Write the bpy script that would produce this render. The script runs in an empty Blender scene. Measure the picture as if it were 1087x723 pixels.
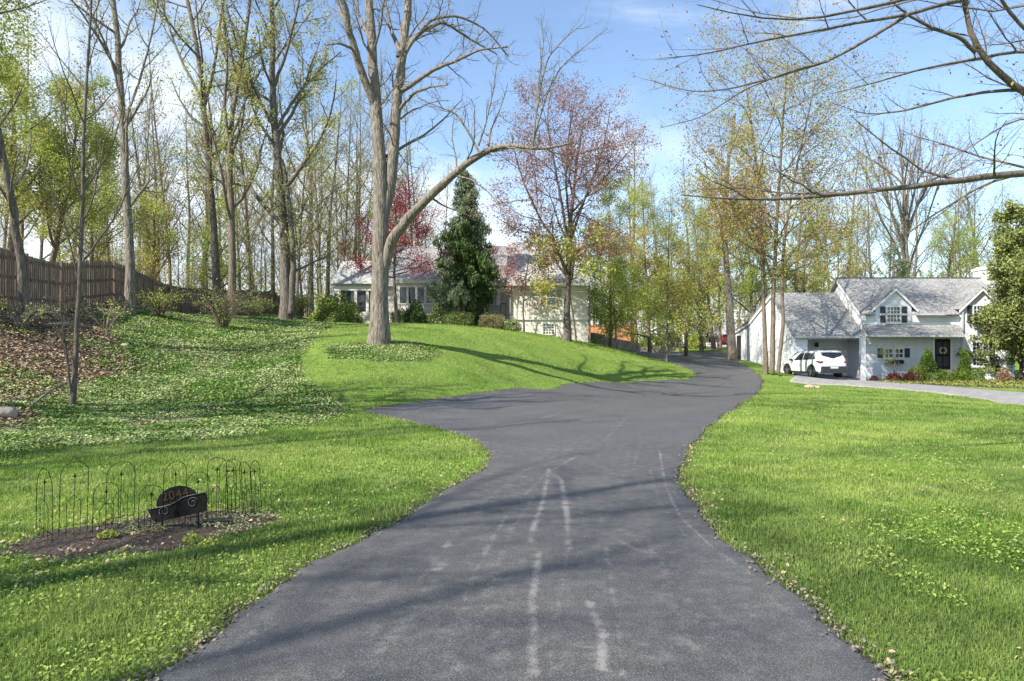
import bpy, math, random
import numpy as np
from mathutils import Vector, Matrix, Euler

sc = bpy.context.scene
COL = sc.collection
# ------------------------------------------------------------------ camera, sky, sun, exposure
FOC, HOR, CX, CAMZ = 725.0, 372.0, 543.5, 1.6
cam = bpy.data.cameras.new("camera"); camo = bpy.data.objects.new("camera", cam); COL.objects.link(camo)
cam.sensor_width = 36; cam.lens = 36*FOC/1087; cam.shift_y = (HOR-361.5)/1087
cam.clip_start = .05; cam.clip_end = 2000
camo.location = (0, 0, CAMZ); camo.rotation_euler = (math.radians(90), 0, 0)
sc.camera = camo
SUN_EL, SUN_AZ = math.radians(43), math.atan2(-.80, -.60)   # azimuth of the sun measured from +Y towards +X
sd = Vector((math.sin(SUN_AZ)*math.cos(SUN_EL), math.cos(SUN_AZ)*math.cos(SUN_EL), math.sin(SUN_EL)))
sl = bpy.data.lights.new("sun", "SUN"); sl.energy = 4.6; sl.angle = math.radians(.53); sl.color = (1, .95, .86)
so = bpy.data.objects.new("sun", sl); COL.objects.link(so); so.rotation_euler = sd.to_track_quat('Z', 'Y').to_euler()
w = bpy.data.worlds.new("World"); sc.world = w; w.use_nodes = True
nt = w.node_tree; N = nt.nodes; N.clear()
def nn(t, **k):
    n = N.new(t)
    for a, b in k.items(): setattr(n, a, b)
    return n
wo = nn('ShaderNodeOutputWorld'); bg = nn('ShaderNodeBackground'); sky = nn('ShaderNodeTexSky')
sky.sky_type = 'NISHITA'; sky.sun_disc = False; sky.sun_elevation = SUN_EL; sky.sun_rotation = SUN_AZ
sky.air_density = 1.0; sky.dust_density = .35; sky.ozone_density = 1.6; sky.altitude = 200
bg.inputs[1].default_value = .13
tc = nn('ShaderNodeTexCoord'); sx = nn('ShaderNodeSeparateXYZ'); nt.links.new(tc.outputs['Generated'], sx.inputs[0])
mp = nn('ShaderNodeMapping'); mp.inputs['Scale'].default_value = (1.6, 1.6, 4.2); mp.inputs['Location'].default_value = (.35, .2, .1)
nt.links.new(tc.outputs['Generated'], mp.inputs[0])
cn = nn('ShaderNodeTexNoise'); cn.inputs['Scale'].default_value = 1.7; cn.inputs['Detail'].default_value = 9; cn.inputs['Roughness'].default_value = .56
cn.inputs['Distortion'].default_value = .35
nt.links.new(mp.outputs[0], cn.inputs['Vector'])
def wmath(op, a, b=None, c=None, clamp=False):
    n = nn('ShaderNodeMath', operation=op, use_clamp=clamp)
    for i, v in enumerate((a, b, c)):
        if v is None: continue
        if isinstance(v, (int, float)): n.inputs[i].default_value = v
        else: nt.links.new(v, n.inputs[i])
    return n.outputs[0]
# more cloud low in the sky and towards -X
bias = wmath('MULTIPLY_ADD', sx.outputs[2], -.62, .15)
bias = wmath('ADD', bias, wmath('MULTIPLY', sx.outputs[0], -.24))
cl = wmath('ADD', cn.outputs['Fac'], bias)
mr = nn('ShaderNodeMapRange'); mr.interpolation_type = 'SMOOTHSTEP'; nt.links.new(cl, mr.inputs[0]); mr.inputs[1].default_value = .40; mr.inputs[2].default_value = .68
mr.inputs[3].default_value = 0; mr.inputs[4].default_value = .85
mx = nn('ShaderNodeMix', data_type='RGBA'); nt.links.new(mr.outputs[0], mx.inputs[0]); nt.links.new(sky.outputs[0], mx.inputs[6])
mx.inputs[7].default_value = (4.6, 4.9, 5.3, 1)
nt.links.new(mx.outputs[2], bg.inputs[0]); nt.links.new(bg.outputs[0], wo.inputs[0])
sc.view_settings.view_transform = 'Standard'; sc.view_settings.look = 'None'; sc.view_settings.gamma = 1
sc.view_settings.use_curve_mapping = False; sc.view_settings.exposure = 1.04
sc.render.engine = 'CYCLES'
sc.cycles.max_bounces = 6; sc.cycles.diffuse_bounces = 3; sc.cycles.transmission_bounces = 4; sc.cycles.transparent_max_bounces = 6
sc.cycles.use_denoising = True
sc.cycles.caustics_reflective = False; sc.cycles.caustics_refractive = False

# ------------------------------------------------------------------ materials
MATS = {}
def material(name, col, rough=.8, col2=None, scale=5., bump=0., bscale=None, tint=0., spec=.3, metal=0., trans=0., kind='noise', stretch=None, detail=4., sub=None, lo=.35, hi=.65, world=False):
    """procedural surface: two-colour noise, bump, optional per-face tint attribute"""
    if name in MATS: return MATS[name]
    m = bpy.data.materials.new(name); m.use_nodes = True; MATS[name] = m
    t = m.node_tree; L = t.links; P = t.nodes['Principled BSDF']; O = t.nodes['Material Output']
    P.inputs['Roughness'].default_value = rough; P.inputs['Specular IOR Level'].default_value = spec; P.inputs['Metallic'].default_value = metal
    c = t.nodes.new('ShaderNodeTexCoord'); v = c.outputs['Object']
    if world:
        g = t.nodes.new('ShaderNodeNewGeometry'); v = g.outputs['Position']
    if stretch:
        mp = t.nodes.new('ShaderNodeMapping'); mp.inputs['Scale'].default_value = stretch; L.new(v, mp.inputs[0]); v = mp.outputs[0]
    no = t.nodes.new('ShaderNodeTexNoise'); no.inputs['Scale'].default_value = scale; no.inputs['Detail'].default_value = detail; no.inputs['Roughness'].default_value = .6
    L.new(v, no.inputs['Vector'])
    mr = t.nodes.new('ShaderNodeMapRange'); L.new(no.outputs['Fac'], mr.inputs[0]); mr.inputs[1].default_value = lo; mr.inputs[2].default_value = hi
    mx = t.nodes.new('ShaderNodeMix'); mx.data_type = 'RGBA'; L.new(mr.outputs[0], mx.inputs[0])
    col2 = col2 or tuple(x*.75 for x in col)
    mx.inputs[6].default_value = (*col, 1); mx.inputs[7].default_value = (*col2, 1)
    out = mx.outputs[2]
    if tint:
        a = t.nodes.new('ShaderNodeAttribute'); a.attribute_name = 'tint'
        r2 = t.nodes.new('ShaderNodeMapRange'); L.new(a.outputs['Fac'], r2.inputs[0]); r2.inputs[3].default_value = 1-tint; r2.inputs[4].default_value = 1+tint
        hs = t.nodes.new('ShaderNodeHueSaturation'); L.new(out, hs.inputs['Color']); L.new(r2.outputs[0], hs.inputs['Value'])
        r3 = t.nodes.new('ShaderNodeMapRange'); L.new(a.outputs['Fac'], r3.inputs[0]); r3.inputs[3].default_value = .525; r3.inputs[4].default_value = .478
        L.new(r3.outputs[0], hs.inputs['Hue']); out = hs.outputs[0]
    L.new(out, P.inputs['Base Color'])
    if bump:
        b = t.nodes.new('ShaderNodeBump'); b.inputs['Strength'].default_value = 1; b.inputs['Distance'].default_value = bump
        if kind == 'brick':
            bt = t.nodes.new('ShaderNodeTexBrick'); bt.inputs['Scale'].default_value = bscale or 3
            src = bt.outputs['Fac']; L.new(v, bt.inputs['Vector']); b.invert = True
        elif kind == 'lap':
            s = t.nodes.new('ShaderNodeSeparateXYZ'); L.new(v, s.inputs[0])
            f = t.nodes.new('ShaderNodeMath'); f.operation = 'FRACT'; d = t.nodes.new('ShaderNodeMath'); d.operation = 'MULTIPLY'; d.inputs[1].default_value = bscale or 6
            L.new(s.outputs[2], d.inputs[0]); L.new(d.outputs[0], f.inputs[0]); src = f.outputs[0]; b.invert = True
        else:
            n2 = t.nodes.new('ShaderNodeTexNoise'); n2.inputs['Scale'].default_value = bscale or scale*2; n2.inputs['Detail'].default_value = 5; L.new(v, n2.inputs['Vector']); src = n2.outputs['Fac']
        L.new(src, b.inputs['Height']); L.new(b.outputs[0], P.inputs['Normal'])
    if trans:
        tb = t.nodes.new('ShaderNodeBsdfTranslucent'); L.new(out, tb.inputs[0]); ms = t.nodes.new('ShaderNodeMixShader'); ms.inputs[0].default_value = trans
        L.new(P.outputs[0], ms.inputs[1]); L.new(tb.outputs[0], ms.inputs[2]); L.new(ms.outputs[0], O.inputs[0])
    return m

# ------------------------------------------------------------------ object helpers
ORG = {}
def mesh_np(name, V, loops, starts, mats=None, midx=None, smooth=False, tint=None, parent=None, shift=True, attrs=None):
    V = np.asarray(V, np.float32).reshape(-1, 3)
    if parent is not None and shift: V = V - np.array(ORG[parent.name], np.float32)
    me = bpy.data.meshes.new(name)
    me.vertices.add(len(V)); me.vertices.foreach_set('co', V.ravel())
    loops = np.asarray(loops, np.int32); starts = np.asarray(starts, np.int32)
    me.loops.add(len(loops)); me.loops.foreach_set('vertex_index', loops)
    me.polygons.add(len(starts)); me.polygons.foreach_set('loop_start', starts)
    for m in (mats or []): me.materials.append(m)
    if midx is not None: me.polygons.foreach_set('material_index', np.asarray(midx, np.int32))
    if smooth is not False:
        s = np.ones(len(starts), bool) if smooth is True else np.asarray(smooth, bool)
        me.polygons.foreach_set('use_smooth', s)
    else: me.polygons.foreach_set('use_smooth', np.zeros(len(starts), bool))
    me.update(calc_edges=True); me.validate()
    if tint is not None:
        a = me.attributes.new('tint', 'FLOAT', 'FACE'); a.data.foreach_set('value', np.asarray(tint, np.float32))
    for k, arr in (attrs or {}).items():
        a = me.attributes.new(k, 'FLOAT', 'POINT'); a.data.foreach_set('value', np.asarray(arr, np.float32))
    o = bpy.data.objects.new(name, me); COL.objects.link(o)
    if parent is not None: o.parent = parent; ORG[o.name] = ORG[parent.name]
    else: ORG[o.name] = (0, 0, 0)
    return o
def tag(o, label=None, cat=None, group=None, kind=None):
    if label: o['label'] = label
    if cat: o['category'] = cat
    if group: o['group'] = group
    if kind: o['kind'] = kind
    return o
def thing(name, label, cat, loc=(0, 0, 0), rz=0, group=None):
    o = bpy.data.objects.new(name, None); COL.objects.link(o); o.location = loc; o.rotation_euler = (0, 0, rz); o.empty_display_size = .2
    ORG[o.name] = tuple(loc); return tag(o, label, cat, group)
def dup(root, loc=None, rz=None, scale=None, label=None, group=None, mats=None):
    r = root.copy(); COL.objects.link(r); ORG[r.name] = tuple(loc or root.location)
    if loc is not None: r.location = loc
    if rz is not None: r.rotation_euler = (0, 0, rz)
    if scale is not None: r.scale = (scale, scale, scale) if not hasattr(scale, '__len__') else scale
    if label: r['label'] = label
    if group: r['group'] = group
    for ch in list(root.children):
        c = ch.copy(); COL.objects.link(c); c.parent = r; ORG[c.name] = ORG[r.name]
        for g in list(ch.children):
            d = g.copy(); COL.objects.link(d); d.parent = c; ORG[d.name] = ORG[r.name]
    return r
class MB:
    def __init__(s): s.v = []; s.f = []; s.m = []; s.mi = 0; s.sm = []; s.smooth = False
    def add(s, V, F):
        b = len(s.v); s.v += [tuple(x) for x in V]; s.f += [tuple(b+i for i in f) for f in F]; s.m += [s.mi]*len(F); s.sm += [s.smooth]*len(F); return s
    def box(s, x0, x1, y0, y1, z0, z1):
        return s.add([(x0,y0,z0),(x1,y0,z0),(x1,y1,z0),(x0,y1,z0),(x0,y0,z1),(x1,y0,z1),(x1,y1,z1),(x0,y1,z1)],
                     [(0,3,2,1),(4,5,6,7),(0,1,5,4),(1,2,6,5),(2,3,7,6),(3,0,4,7)])
    def prism(s, poly, ax, a, b):
        """2-D polygon extruded along axis ax (0:x -> poly is (y,z); 1:y -> (x,z); 2:z -> (x,y))"""
        def p(u, v, w): return {0:(w,u,v), 1:(u,w,v), 2:(u,v,w)}[ax]
        n = len(poly); V = [p(u,v,a) for u,v in poly]+[p(u,v,b) for u,v in poly]
        return s.add(V, [tuple(range(n)), tuple(range(2*n-1, n-1, -1))]+[(i, n+i, n+(i+1)%n, (i+1)%n) for i in range(n)])
    def slab(s, q, th):
        """a quad (or polygon) of 3-D points thickened downward along its normal"""
        P = [Vector(x) for x in q]; nrm = (P[1]-P[0]).cross(P[2]-P[0]).normalized()
        if nrm.z < 0: nrm = -nrm
        Q = [p-nrm*th for p in P]; n = len(P)
        return s.add([tuple(x) for x in P+Q], [tuple(range(n)), tuple(range(2*n-1, n-1, -1))]+[(i, n+i, n+(i+1)%n, (i+1)%n) for i in range(n)])
    def tube(s, pts, r, k=8, cap=True):
        P = np.array(pts, float); n = len(P); R = np.broadcast_to(np.asarray(r, float), (n,))
        T = np.gradient(P, axis=0); T /= np.linalg.norm(T, axis=1)[:, None]+1e-9
        ref = np.array([0,0,1.]) if abs(T[0][2]) < .9 else np.array([1.,0,0])
        U = np.cross(T, ref); U /= np.linalg.norm(U, axis=1)[:, None]+1e-9; W = np.cross(T, U)
        V = []
        for i in range(n):
            for j in range(k):
                a = 2*math.pi*j/k; V.append(P[i]+R[i]*(math.cos(a)*U[i]+math.sin(a)*W[i]))
        F = [(i*k+j, i*k+(j+1)%k, (i+1)*k+(j+1)%k, (i+1)*k+j) for i in range(n-1) for j in range(k)]
        if cap: F += [tuple(range(k-1, -1, -1)), tuple((n-1)*k+j for j in range(k))]
        return s.add(V, F)
    def lathe(s, c, prof, k=16):
        """prof: list of (radius, z)"""
        V = []; n = len(prof)
        for r, z in prof:
            for j in range(k): a = 2*math.pi*j/k; V.append((c[0]+r*math.cos(a), c[1]+r*math.sin(a), c[2]+z))
        F = [(i*k+j, i*k+(j+1)%k, (i+1)*k+(j+1)%k, (i+1)*k+j) for i in range(n-1) for j in range(k)]+[tuple(range(k-1, -1, -1)), tuple((n-1)*k+j for j in range(k))]
        return s.add(V, F)
    def build(s, name, mat, parent=None, shift=True, bevel=0):
        lo = [i for f in s.f for i in f]; st = np.cumsum([0]+[len(f) for f in s.f])[:-1]
        o = mesh_np(name, s.v, lo, st, mat if isinstance(mat, (list, tuple)) else [mat], s.m, s.sm, None, parent, shift)
        if bevel:
            b = o.modifiers.new('bevel', 'BEVEL'); b.width = bevel; b.segments = 2; b.limit_method = 'ANGLE'
        return o

# ------------------------------------------------------------------ terrain
def PP(px, py, d): return ((px-CX)/FOC*d, d, CAMZ-(py-HOR)/FOC*d)
_pix = [(0,475,11.2),(0,430,14.5),(0,380,18),(0,328,22),(0,296,30),(77,432,16),(77,380,20),(77,335,27),(139,332,30),(139,400,20),(139,460,13),
 (230,470,12),(230,420,18.5),(230,370,26),(230,335,40),(185,337,40),(300,334,50),(300,350,35),(300,385,24),(300,440,17),
 (400,440,17.6),(400,400,21.5),(403,363,27),(403,347,36),(375,345,48),(480,427,21),(480,385,26),(480,360,31),(480,346,38),(480,347.5,48),
 (560,414,27.5),(560,385,31),(560,368,36),(560,355,42),(560,353,46),(620,408,31),(620,385,36),(620,368,42),(620,363,46),
 (700,404,35.5),(700,390,40),(700,380,46),(735,403,37),(740,395,41),(760,385,48),(700,377,58),(650,374,66),(760,373,64),
 (600,430,20),(600,415,26.5),(650,405,35),(770,395,42),(808,400,41),(850,407,38),(930,411,36),(1087,431,26),(1087,419,32.5),
 (940,402,45),(1040,402,45),(865,402,46),(840,397,44.6),(820,393,40),(778,380,57),(800,386,50),
 (800,430,20),(900,440,17),(1000,460,13),(1000,427,24),(900,421,27)]
CP = [PP(*p) for p in _pix]
CP += [(x, y, 0) for x in (-4.5, -1.5, 1.5, 4.5) for y in (-5, 2, 7, 12)] + [(-7,4,.0),(-7,-5,.1),(-9,8,.06),(-13,4,.35),(-13,-6,.5),(8,3,0),(8,-5,0),(11,8,0),(15,2,0)]
CP += [(30,10,-.1),(32,25,-.5),(45,45,-.3),(45,60,.3),(-60,60,4),(-60,20,4),(-30,22,3.3),(0,85,3),(-30,80,3.7),(30,80,1.8),(60,80,1.5),(0,120,2.2),(-70,120,3),(70,120,1.4),
       (-25,0,2.2),(-40,-20,3),(30,-20,0),(0,-25,0),(60,20,-.3),(60,-20,0),(-60,-20,3)]
CP = np.array(CP, float)
def _U(r2): return r2*np.log(r2+1e-9)
def _tps_fit(P, lam):
    n = len(P); XY = P[:, :2]/20
    K = _U(((XY[:, None]-XY[None])**2).sum(-1))+lam*np.eye(n); Q = np.c_[np.ones(n), XY]
    A = np.block([[K, Q], [Q.T, np.zeros((3, 3))]]); return np.linalg.solve(A, np.r_[P[:, 2], 0, 0, 0])
_wt = _tps_fit(CP, .012)
def terrain(x, y):
    x = np.asarray(x, float); y = np.asarray(y, float); shp = np.broadcast(x, y).shape
    x = np.broadcast_to(x, shp).ravel(); y = np.broadcast_to(y, shp).ravel()
    xc = np.clip(x, -65, 65); yc = np.clip(y, -25, 125)
    out = np.empty(len(x)); XY = CP[:, :2]/20
    for i in range(0, len(x), 20000):
        q = np.c_[xc[i:i+20000], yc[i:i+20000]]/20
        k = _U(((q[:, None]-XY[None])**2).sum(-1)); out[i:i+20000] = k@_wt[:-3]+_wt[-3]+q@_wt[-2:]
    t = np.clip((np.hypot(x, y-20)-90)/120, 0, 1); t = t*t*(3-2*t)
    out = out*(1-t)+1.2*t
    out += (.022*np.sin(x*.9+1.3*np.sin(y*.5))*np.sin(y*.8+.7)+.016*np.sin(x*2.1+y*1.3+np.sin(x*.7))+.010*np.sin(x*3.3-y*2.9))*np.clip((np.hypot(x-1, y)-8)/10, 0, 1)
    return out.reshape(shp)
def TZ(x, y): return float(terrain(x, y))
def ground_at(px, py, dmin=2, dmax=75):
    """first point where the view ray through a photo pixel meets the terrain"""
    d = np.exp(np.linspace(math.log(dmin), math.log(dmax), 900)); X = (px-CX)/FOC*d; Z = CAMZ-(py-HOR)/FOC*d
    g = terrain(X, d)-Z; i = np.argmax(g >= 0) if (g >= 0).any() else len(d)-1
    if i > 0: t = g[i-1]/(g[i-1]-g[i]+1e-12); D = d[i-1]+(d[i]-d[i-1])*min(max(t, 0), 1)
    else: D = d[0]
    return ((px-CX)/FOC*D, D)
def on(px, d, dz=0):
    """a standing place at a bearing and distance, on the ground"""
    x = (px-CX)/FOC*d; return (x, d, TZ(x, d)+dz)
# ------------------------------------------------------------------ ground zones
rng = np.random.default_rng(7)
def poly_px(pts): return np.array([ground_at(*p) for p in pts])
def signed(poly, x, y):
    """signed distance to a polygon, negative inside"""
    x = np.asarray(x, float); y = np.asarray(y, float); n = len(poly); best = np.full(x.shape, 1e9); ins = np.zeros(x.shape, bool)
    for i in range(n):
        a = poly[i]; b = poly[(i+1) % n]; e = b-a; t = np.clip(((x-a[0])*e[0]+(y-a[1])*e[1])/(e@e+1e-9), 0, 1)
        best = np.minimum(best, np.hypot(x-a[0]-t*e[0], y-a[1]-t*e[1]))
        c = ((a[1] > y) != (b[1] > y)); xi = (b[0]-a[0])*(y-a[1])/(b[1]-a[1]+1e-12)+a[0]; ins ^= c & (x < xi)
    return np.where(ins, -best, best)
IVY = poly_px([(-260,500),(-60,482),(60,474),(150,470),(250,464),(330,450),(368,438),(352,420),(322,402),(318,382),(345,352),(358,343),(320,337)])
IVY = np.vstack([IVY, [(-16.5,51),(-18.5,40),(-17.6,30),(-15.6,22),(-17,16),(-14,10)]])
LIT = poly_px([(-150,350),(0,333),(60,333),(100,338),(135,372),(150,388),(110,402),(70,415),(40,445),(-20,462),(-120,470)])
LIT2 = np.array([(-16,21.5),(-17.6,30),(-19,41),(-17,53),(-24,60),(-50,60),(-60,10),(-22,8)], float)      # leaf-strewn wood floor at and behind the fence
BED = poly_px([(-12,588),(20,574),(60,560),(110,556),(170,545),(230,541),(285,543),(303,551),(262,566),(220,575),(180,590),(110,590),(60,596)])
RING = poly_px([(345,368),(400,363),(455,366),(470,376),(455,384),(400,384),(350,381)])
RB = poly_px([(925,402),(940,402),(1000,403),(1060,404),(1120,404),(1120,414),(1060,412),(990,409),(940,407)])   # foundation bed of the white house
RD2 = poly_px([(922,404),(960,407),(1010,411),(1060,415),(1100,418),(1160,421),(1160,440),(1100,433),(1050,425),(1000,418),(950,413),(900,409.5),(856,407.5),(838,405)])
RD2 = np.vstack([RD2, [(18.75, 44.9), (18.75, 47.1), (23.1, 47.1), (23.1, 44.2)]])
# ------------------------------------------------------------------ driveway: left and right edge as functions of distance
LEFT = poly_px([(160,723),(245,662),(335,600),(430,550),(480,520),(515,497),(526,484),(512,472),(498,465),(465,455),(430,446),(390,437)]); LEFT = np.vstack([[(-2.5,-8),(-2.2,0),(-1.95,2)], LEFT])
LEFT2 = poly_px([(386,436.5),(420,430.5),(455,425.5),(480,422),(520,416.5),(560,412.5),(600,409),(650,406),(700,404.3),(733,402.5),(741,398),(736,394),(718,387),(700,382),(678,376.5)])
RIGHT = poly_px([(945,723),(885,672),(830,626),(790,590),(752,558),(728,530),(720,510),(722,492),(733,474),(745,460),(765,443),(785,430),(800,420),(807,412),(809,404),(806,399),(798,392),(790,388),(782,384.5),(785,380)]); RIGHT = np.vstack([[(2.9,-8),(2.4,0),(2.1,2)], RIGHT])
LE = np.vstack([LEFT, LEFT2]); LE[:, 1] = np.maximum.accumulate(LE[:, 1]+np.arange(len(LE))*1e-4); RIGHT[:, 1] = np.maximum.accumulate(RIGHT[:, 1]+np.arange(len(RIGHT))*1e-4)
YEND = 64.
LE = np.vstack([LE, [(6.0, YEND)]]); RIGHT = np.vstack([RIGHT, [(19.5, YEND)]])
def _wob(y, s): return .018*np.sin(y*7.1+s)+.03*np.sin(y*2.3+s*2)+.012*np.sin(y*19+s+2*np.sin(y*5))+.008*np.sin(y*41+3*np.sin(y*9))
def roadL(y): return np.interp(y, LE[:, 1], LE[:, 0])+_wob(y, 0)
def roadR(y): return np.interp(y, RIGHT[:, 1], RIGHT[:, 0])+_wob(y, 2)
def road_out(x, y):
    """distance outside the driveway (x-wise), negative on it"""
    d = np.maximum(roadL(y)-x, x-roadR(y)); return np.where((y > YEND) | (y < -8), 5, d)
def axis(*segs):
    out = []
    for a, b, st in segs: out += list(np.arange(a, b, st))
    return np.array(out+[segs[-1][1]])
gx = np.concatenate([-np.geomspace(420, 26, 34), axis((-25.7, 25.7, .24), (25.7, 38, .4)), np.geomspace(38.5, 420, 30)])
gy = np.concatenate([-np.geomspace(250, 9, 22), axis((-8.5, 20, .2), (20, 62, .3)), np.geomspace(62.5, 700, 44)])
GX, GY = np.meshgrid(gx, gy); GZ = terrain(GX, GY)
ro = road_out(GX, GY); 
n_ = len(gx); nr = len(gy)
idx = np.arange(n_*nr).reshape(nr, n_); quads = np.stack([idx[:-1, :-1], idx[:-1, 1:], idx[1:, 1:], idx[1:, :-1]], -1).reshape(-1, 4)
def sm(x, a, b): t = np.clip((x-a)/(b-a), 0, 1); return t*t*(3-2*t)
z_ivy = np.maximum(1-sm(signed(IVY, GX, GY), -.25, .25), 1-sm(signed(RING, GX, GY), -.2, .2))
z_lit = np.maximum(1-sm(signed(LIT, GX, GY), -.8, .8), 1-sm(signed(LIT2, GX, GY), -.5, .5))
z_lit = np.maximum(z_lit, sm(GY, 66, 75))
z_bed = np.maximum(1-sm(signed(BED, GX, GY), -.12, .12), 1-sm(signed(RB, GX, GY), -.2, .2))
z_edge = 1-sm(ro, 0, .35)
# sink the lawn a little under the driveway so that the asphalt edge stands proud
GZ2 = GZ-.05*(1-sm(ro, -.4, 0))
gm = bpy.data.materials.new("ground"); gm.use_nodes = True
t = gm.node_tree; L = t.links; P = t.nodes['Principled BSDF']; P.inputs['Roughness'].default_value = .95; P.inputs['Specular IOR Level'].default_value = .1
geo = t.nodes.new('ShaderNodeNewGeometry')
def tnoise(s, d=5, r=.6):
    n = t.nodes.new('ShaderNodeTexNoise'); n.inputs['Scale'].default_value = s; n.inputs['Detail'].default_value = d; n.inputs['Roughness'].default_value = r; L.new(geo.outputs['Position'], n.inputs['Vector']); return n.outputs['Fac']
def tmr(x, a, b, c=0, d=1):
    n = t.nodes.new('ShaderNodeMapRange'); L.new(x, n.inputs[0]); n.inputs[1].default_value = a; n.inputs[2].default_value = b; n.inputs[3].default_value = c; n.inputs[4].default_value = d; return n.outputs[0]
def tmix(f, a, b):
    n = t.nodes.new('ShaderNodeMix'); n.data_type = 'RGBA'
    if isinstance(f, float): n.inputs[0].default_value = f
    else: L.new(f, n.inputs[0])
    for i, v in ((6, a), (7, b)):
        if isinstance(v, tuple): n.inputs[i].default_value = (*v, 1)
        else: L.new(v, n.inputs[i])
    return n.outputs[2]
def tadd(a, b, k=1.):
    n = t.nodes.new('ShaderNodeMath'); n.operation = 'MULTIPLY_ADD'; L.new(b, n.inputs[0]); n.inputs[1].default_value = k; L.new(a, n.inputs[2]); return n.outputs[0]
def tattr(n):
    a = t.nodes.new('ShaderNodeAttribute'); a.attribute_name = n; return a.outputs['Fac']
n1, n2, n3 = tnoise(.35), tnoise(3.5), tnoise(26, 3)
lawn = tmix(tmr(n1, .35, .65), (.135,.22,.036), (.195,.27,.055)); lawn = tmix(tmr(n2, .42, .7), lawn, (.11,.18,.03)); lawn = tmix(tmr(n3, .55, .75), lawn, (.27,.29,.09))
ivy = tmix(tmr(n3, .35, .6), (.07,.10,.03), (.14,.19,.07)); litc = tmix(tmr(n3, .35, .62), (.10,.065,.042), (.28,.20,.145)); litc = tmix(tmr(n2, .5, .7), litc, (.06,.045,.03))
soil = tmix(tmr(n3, .4, .65), (.042,.033,.026), (.11,.088,.07))
c = tmix(tmr(tadd(tattr('ivy'), n2, .5), .6, .85), lawn, ivy)
c = tmix(tmr(tadd(tattr('litter'), n2, .9), .85, 1.15), c, litc)
c = tmix(tmr(tadd(tattr('soil'), n2, .7), .72, 1.0), c, soil)
c = tmix(tmr(tadd(tattr('edge'), n2, .8), .9, 1.35), c, soil)
L.new(c, P.inputs['Base Color'])
b = t.nodes.new('ShaderNodeBump'); b.inputs['Distance'].default_value = .05; b.inputs['Strength'].default_value = .8; L.new(n3, b.inputs['Height']); L.new(b.outputs[0], P.inputs['Normal'])
g = mesh_np('ground', np.c_[GX.ravel(), GY.ravel(), GZ2.ravel()], quads.ravel(), np.arange(len(quads))*4, [gm], smooth=True,
            attrs={'ivy': z_ivy.ravel(), 'litter': z_lit.ravel(), 'soil': z_bed.ravel(), 'edge': z_edge.ravel()})
tag(g, 'sloping lawn rising to a low hill on the left', kind='structure')

# ------------------------------------------------------------------ driveway sheet
ry = np.concatenate([np.arange(-8, 1, .25), np.arange(1, 20, .035), np.arange(20, 40, .12), np.arange(40, YEND+.1, .3)])
NC = 150; RL, RR = roadL(ry), roadR(ry); u = np.linspace(0, 1, NC)
RX = RL[:, None]+(RR-RL)[:, None]*u; RY = np.broadcast_to(ry[:, None], RX.shape).copy(); RZ = terrain(RX, RY)+.028
ed = np.minimum(u, 1-u)[None]*(RR-RL)[:, None]; RZ -= .012*(1-sm(ed, 0, .12))
def vnoise(x, y, s, seed=0):
    r = np.random.default_rng(seed); T = r.random((64, 64)); X = x/s+100; Y = y/s+100; i = np.floor(X).astype(int); j = np.floor(Y).astype(int); fx = X-i; fy = Y-j; fx = fx*fx*(3-2*fx); fy = fy*fy*(3-2*fy)
    g = lambda a, b: T[a % 64, b % 64]
    return (g(i,j)*(1-fx)+g(i+1,j)*fx)*(1-fy)+(g(i,j+1)*(1-fx)+g(i+1,j+1)*fx)*fy
# worn streaks, given as photo lines laid on the ground
STK = [([(492,640),(505,610),(540,545),(580,505),(640,470),(668,442)],.045,.8),([(566,720),(566,640),(572,590),(562,575),(575,540),(583,500)],.07,1.),([(585,505),(596,512),(601,545),(604,585)],.07,1.2),
       ([(640,715),(640,680),(625,645)],.07,1.1),([(610,500),(620,560)],.04,.5),([(700,480),(707,520),(722,552),(760,588),(800,615)],.035,1.),([(690,500),(700,535),(730,575)],.03,.6),
       ([(500,690),(530,600),(545,560)],.09,.5),([(400,700),(440,650),(470,600)],.12,.6),([(655,560),(690,590),(720,640)],.2,.45),([(560,480),(620,478)],.25,.4),([(575,445),(640,430)],.2,.5),
       ([(680,470),(672,500),(680,520)],.05,.5),([(760,590),(830,650),(890,690)],.03,.5),([(480,720),(500,640)],.2,.4),([(648,455),(700,442),(760,420)],.06,.4),([(585,723),(590,660),(598,610),(610,560)],.05,.5),([(528,600),(548,560),(566,530)],.06,.6),([(545,723),(530,690),(536,650)],.25,.45),([(700,700),(760,660),(820,640)],.3,.35),([(560,600),(520,604),(480,600)],.06,.4),([(618,560),(655,575),(700,600),(720,640)],.10,.5),([(230,700),(300,660)],.12,.45),([(470,723),(486,660),(500,620),(520,575)],.05,.6),([(360,723),(420,650),(470,590),(510,545),(545,515)],.04,.6),([(660,723),(655,660),(648,610),(640,570),(636,540)],.045,.6),([(740,700),(715,650),(700,610),(688,575)],.05,.5),([(600,480),(625,462),(660,445),(700,430)],.05,.5),([(630,468),(560,500),(520,530),(470,585)],.05,.55),([(690,560),(660,520),(668,480)],.06,.4),([(515,700),(560,705),(620,700)],.3,.35)]
STK = [(p_, w_*.52, a_*.85) for p_, w_, a_ in STK]
wear = np.zeros(RX.shape); m_ = (RY > 2.3) & (RY < 32); xx, yy = RX[m_], RY[m_]; ww = np.zeros(xx.shape)
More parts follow.
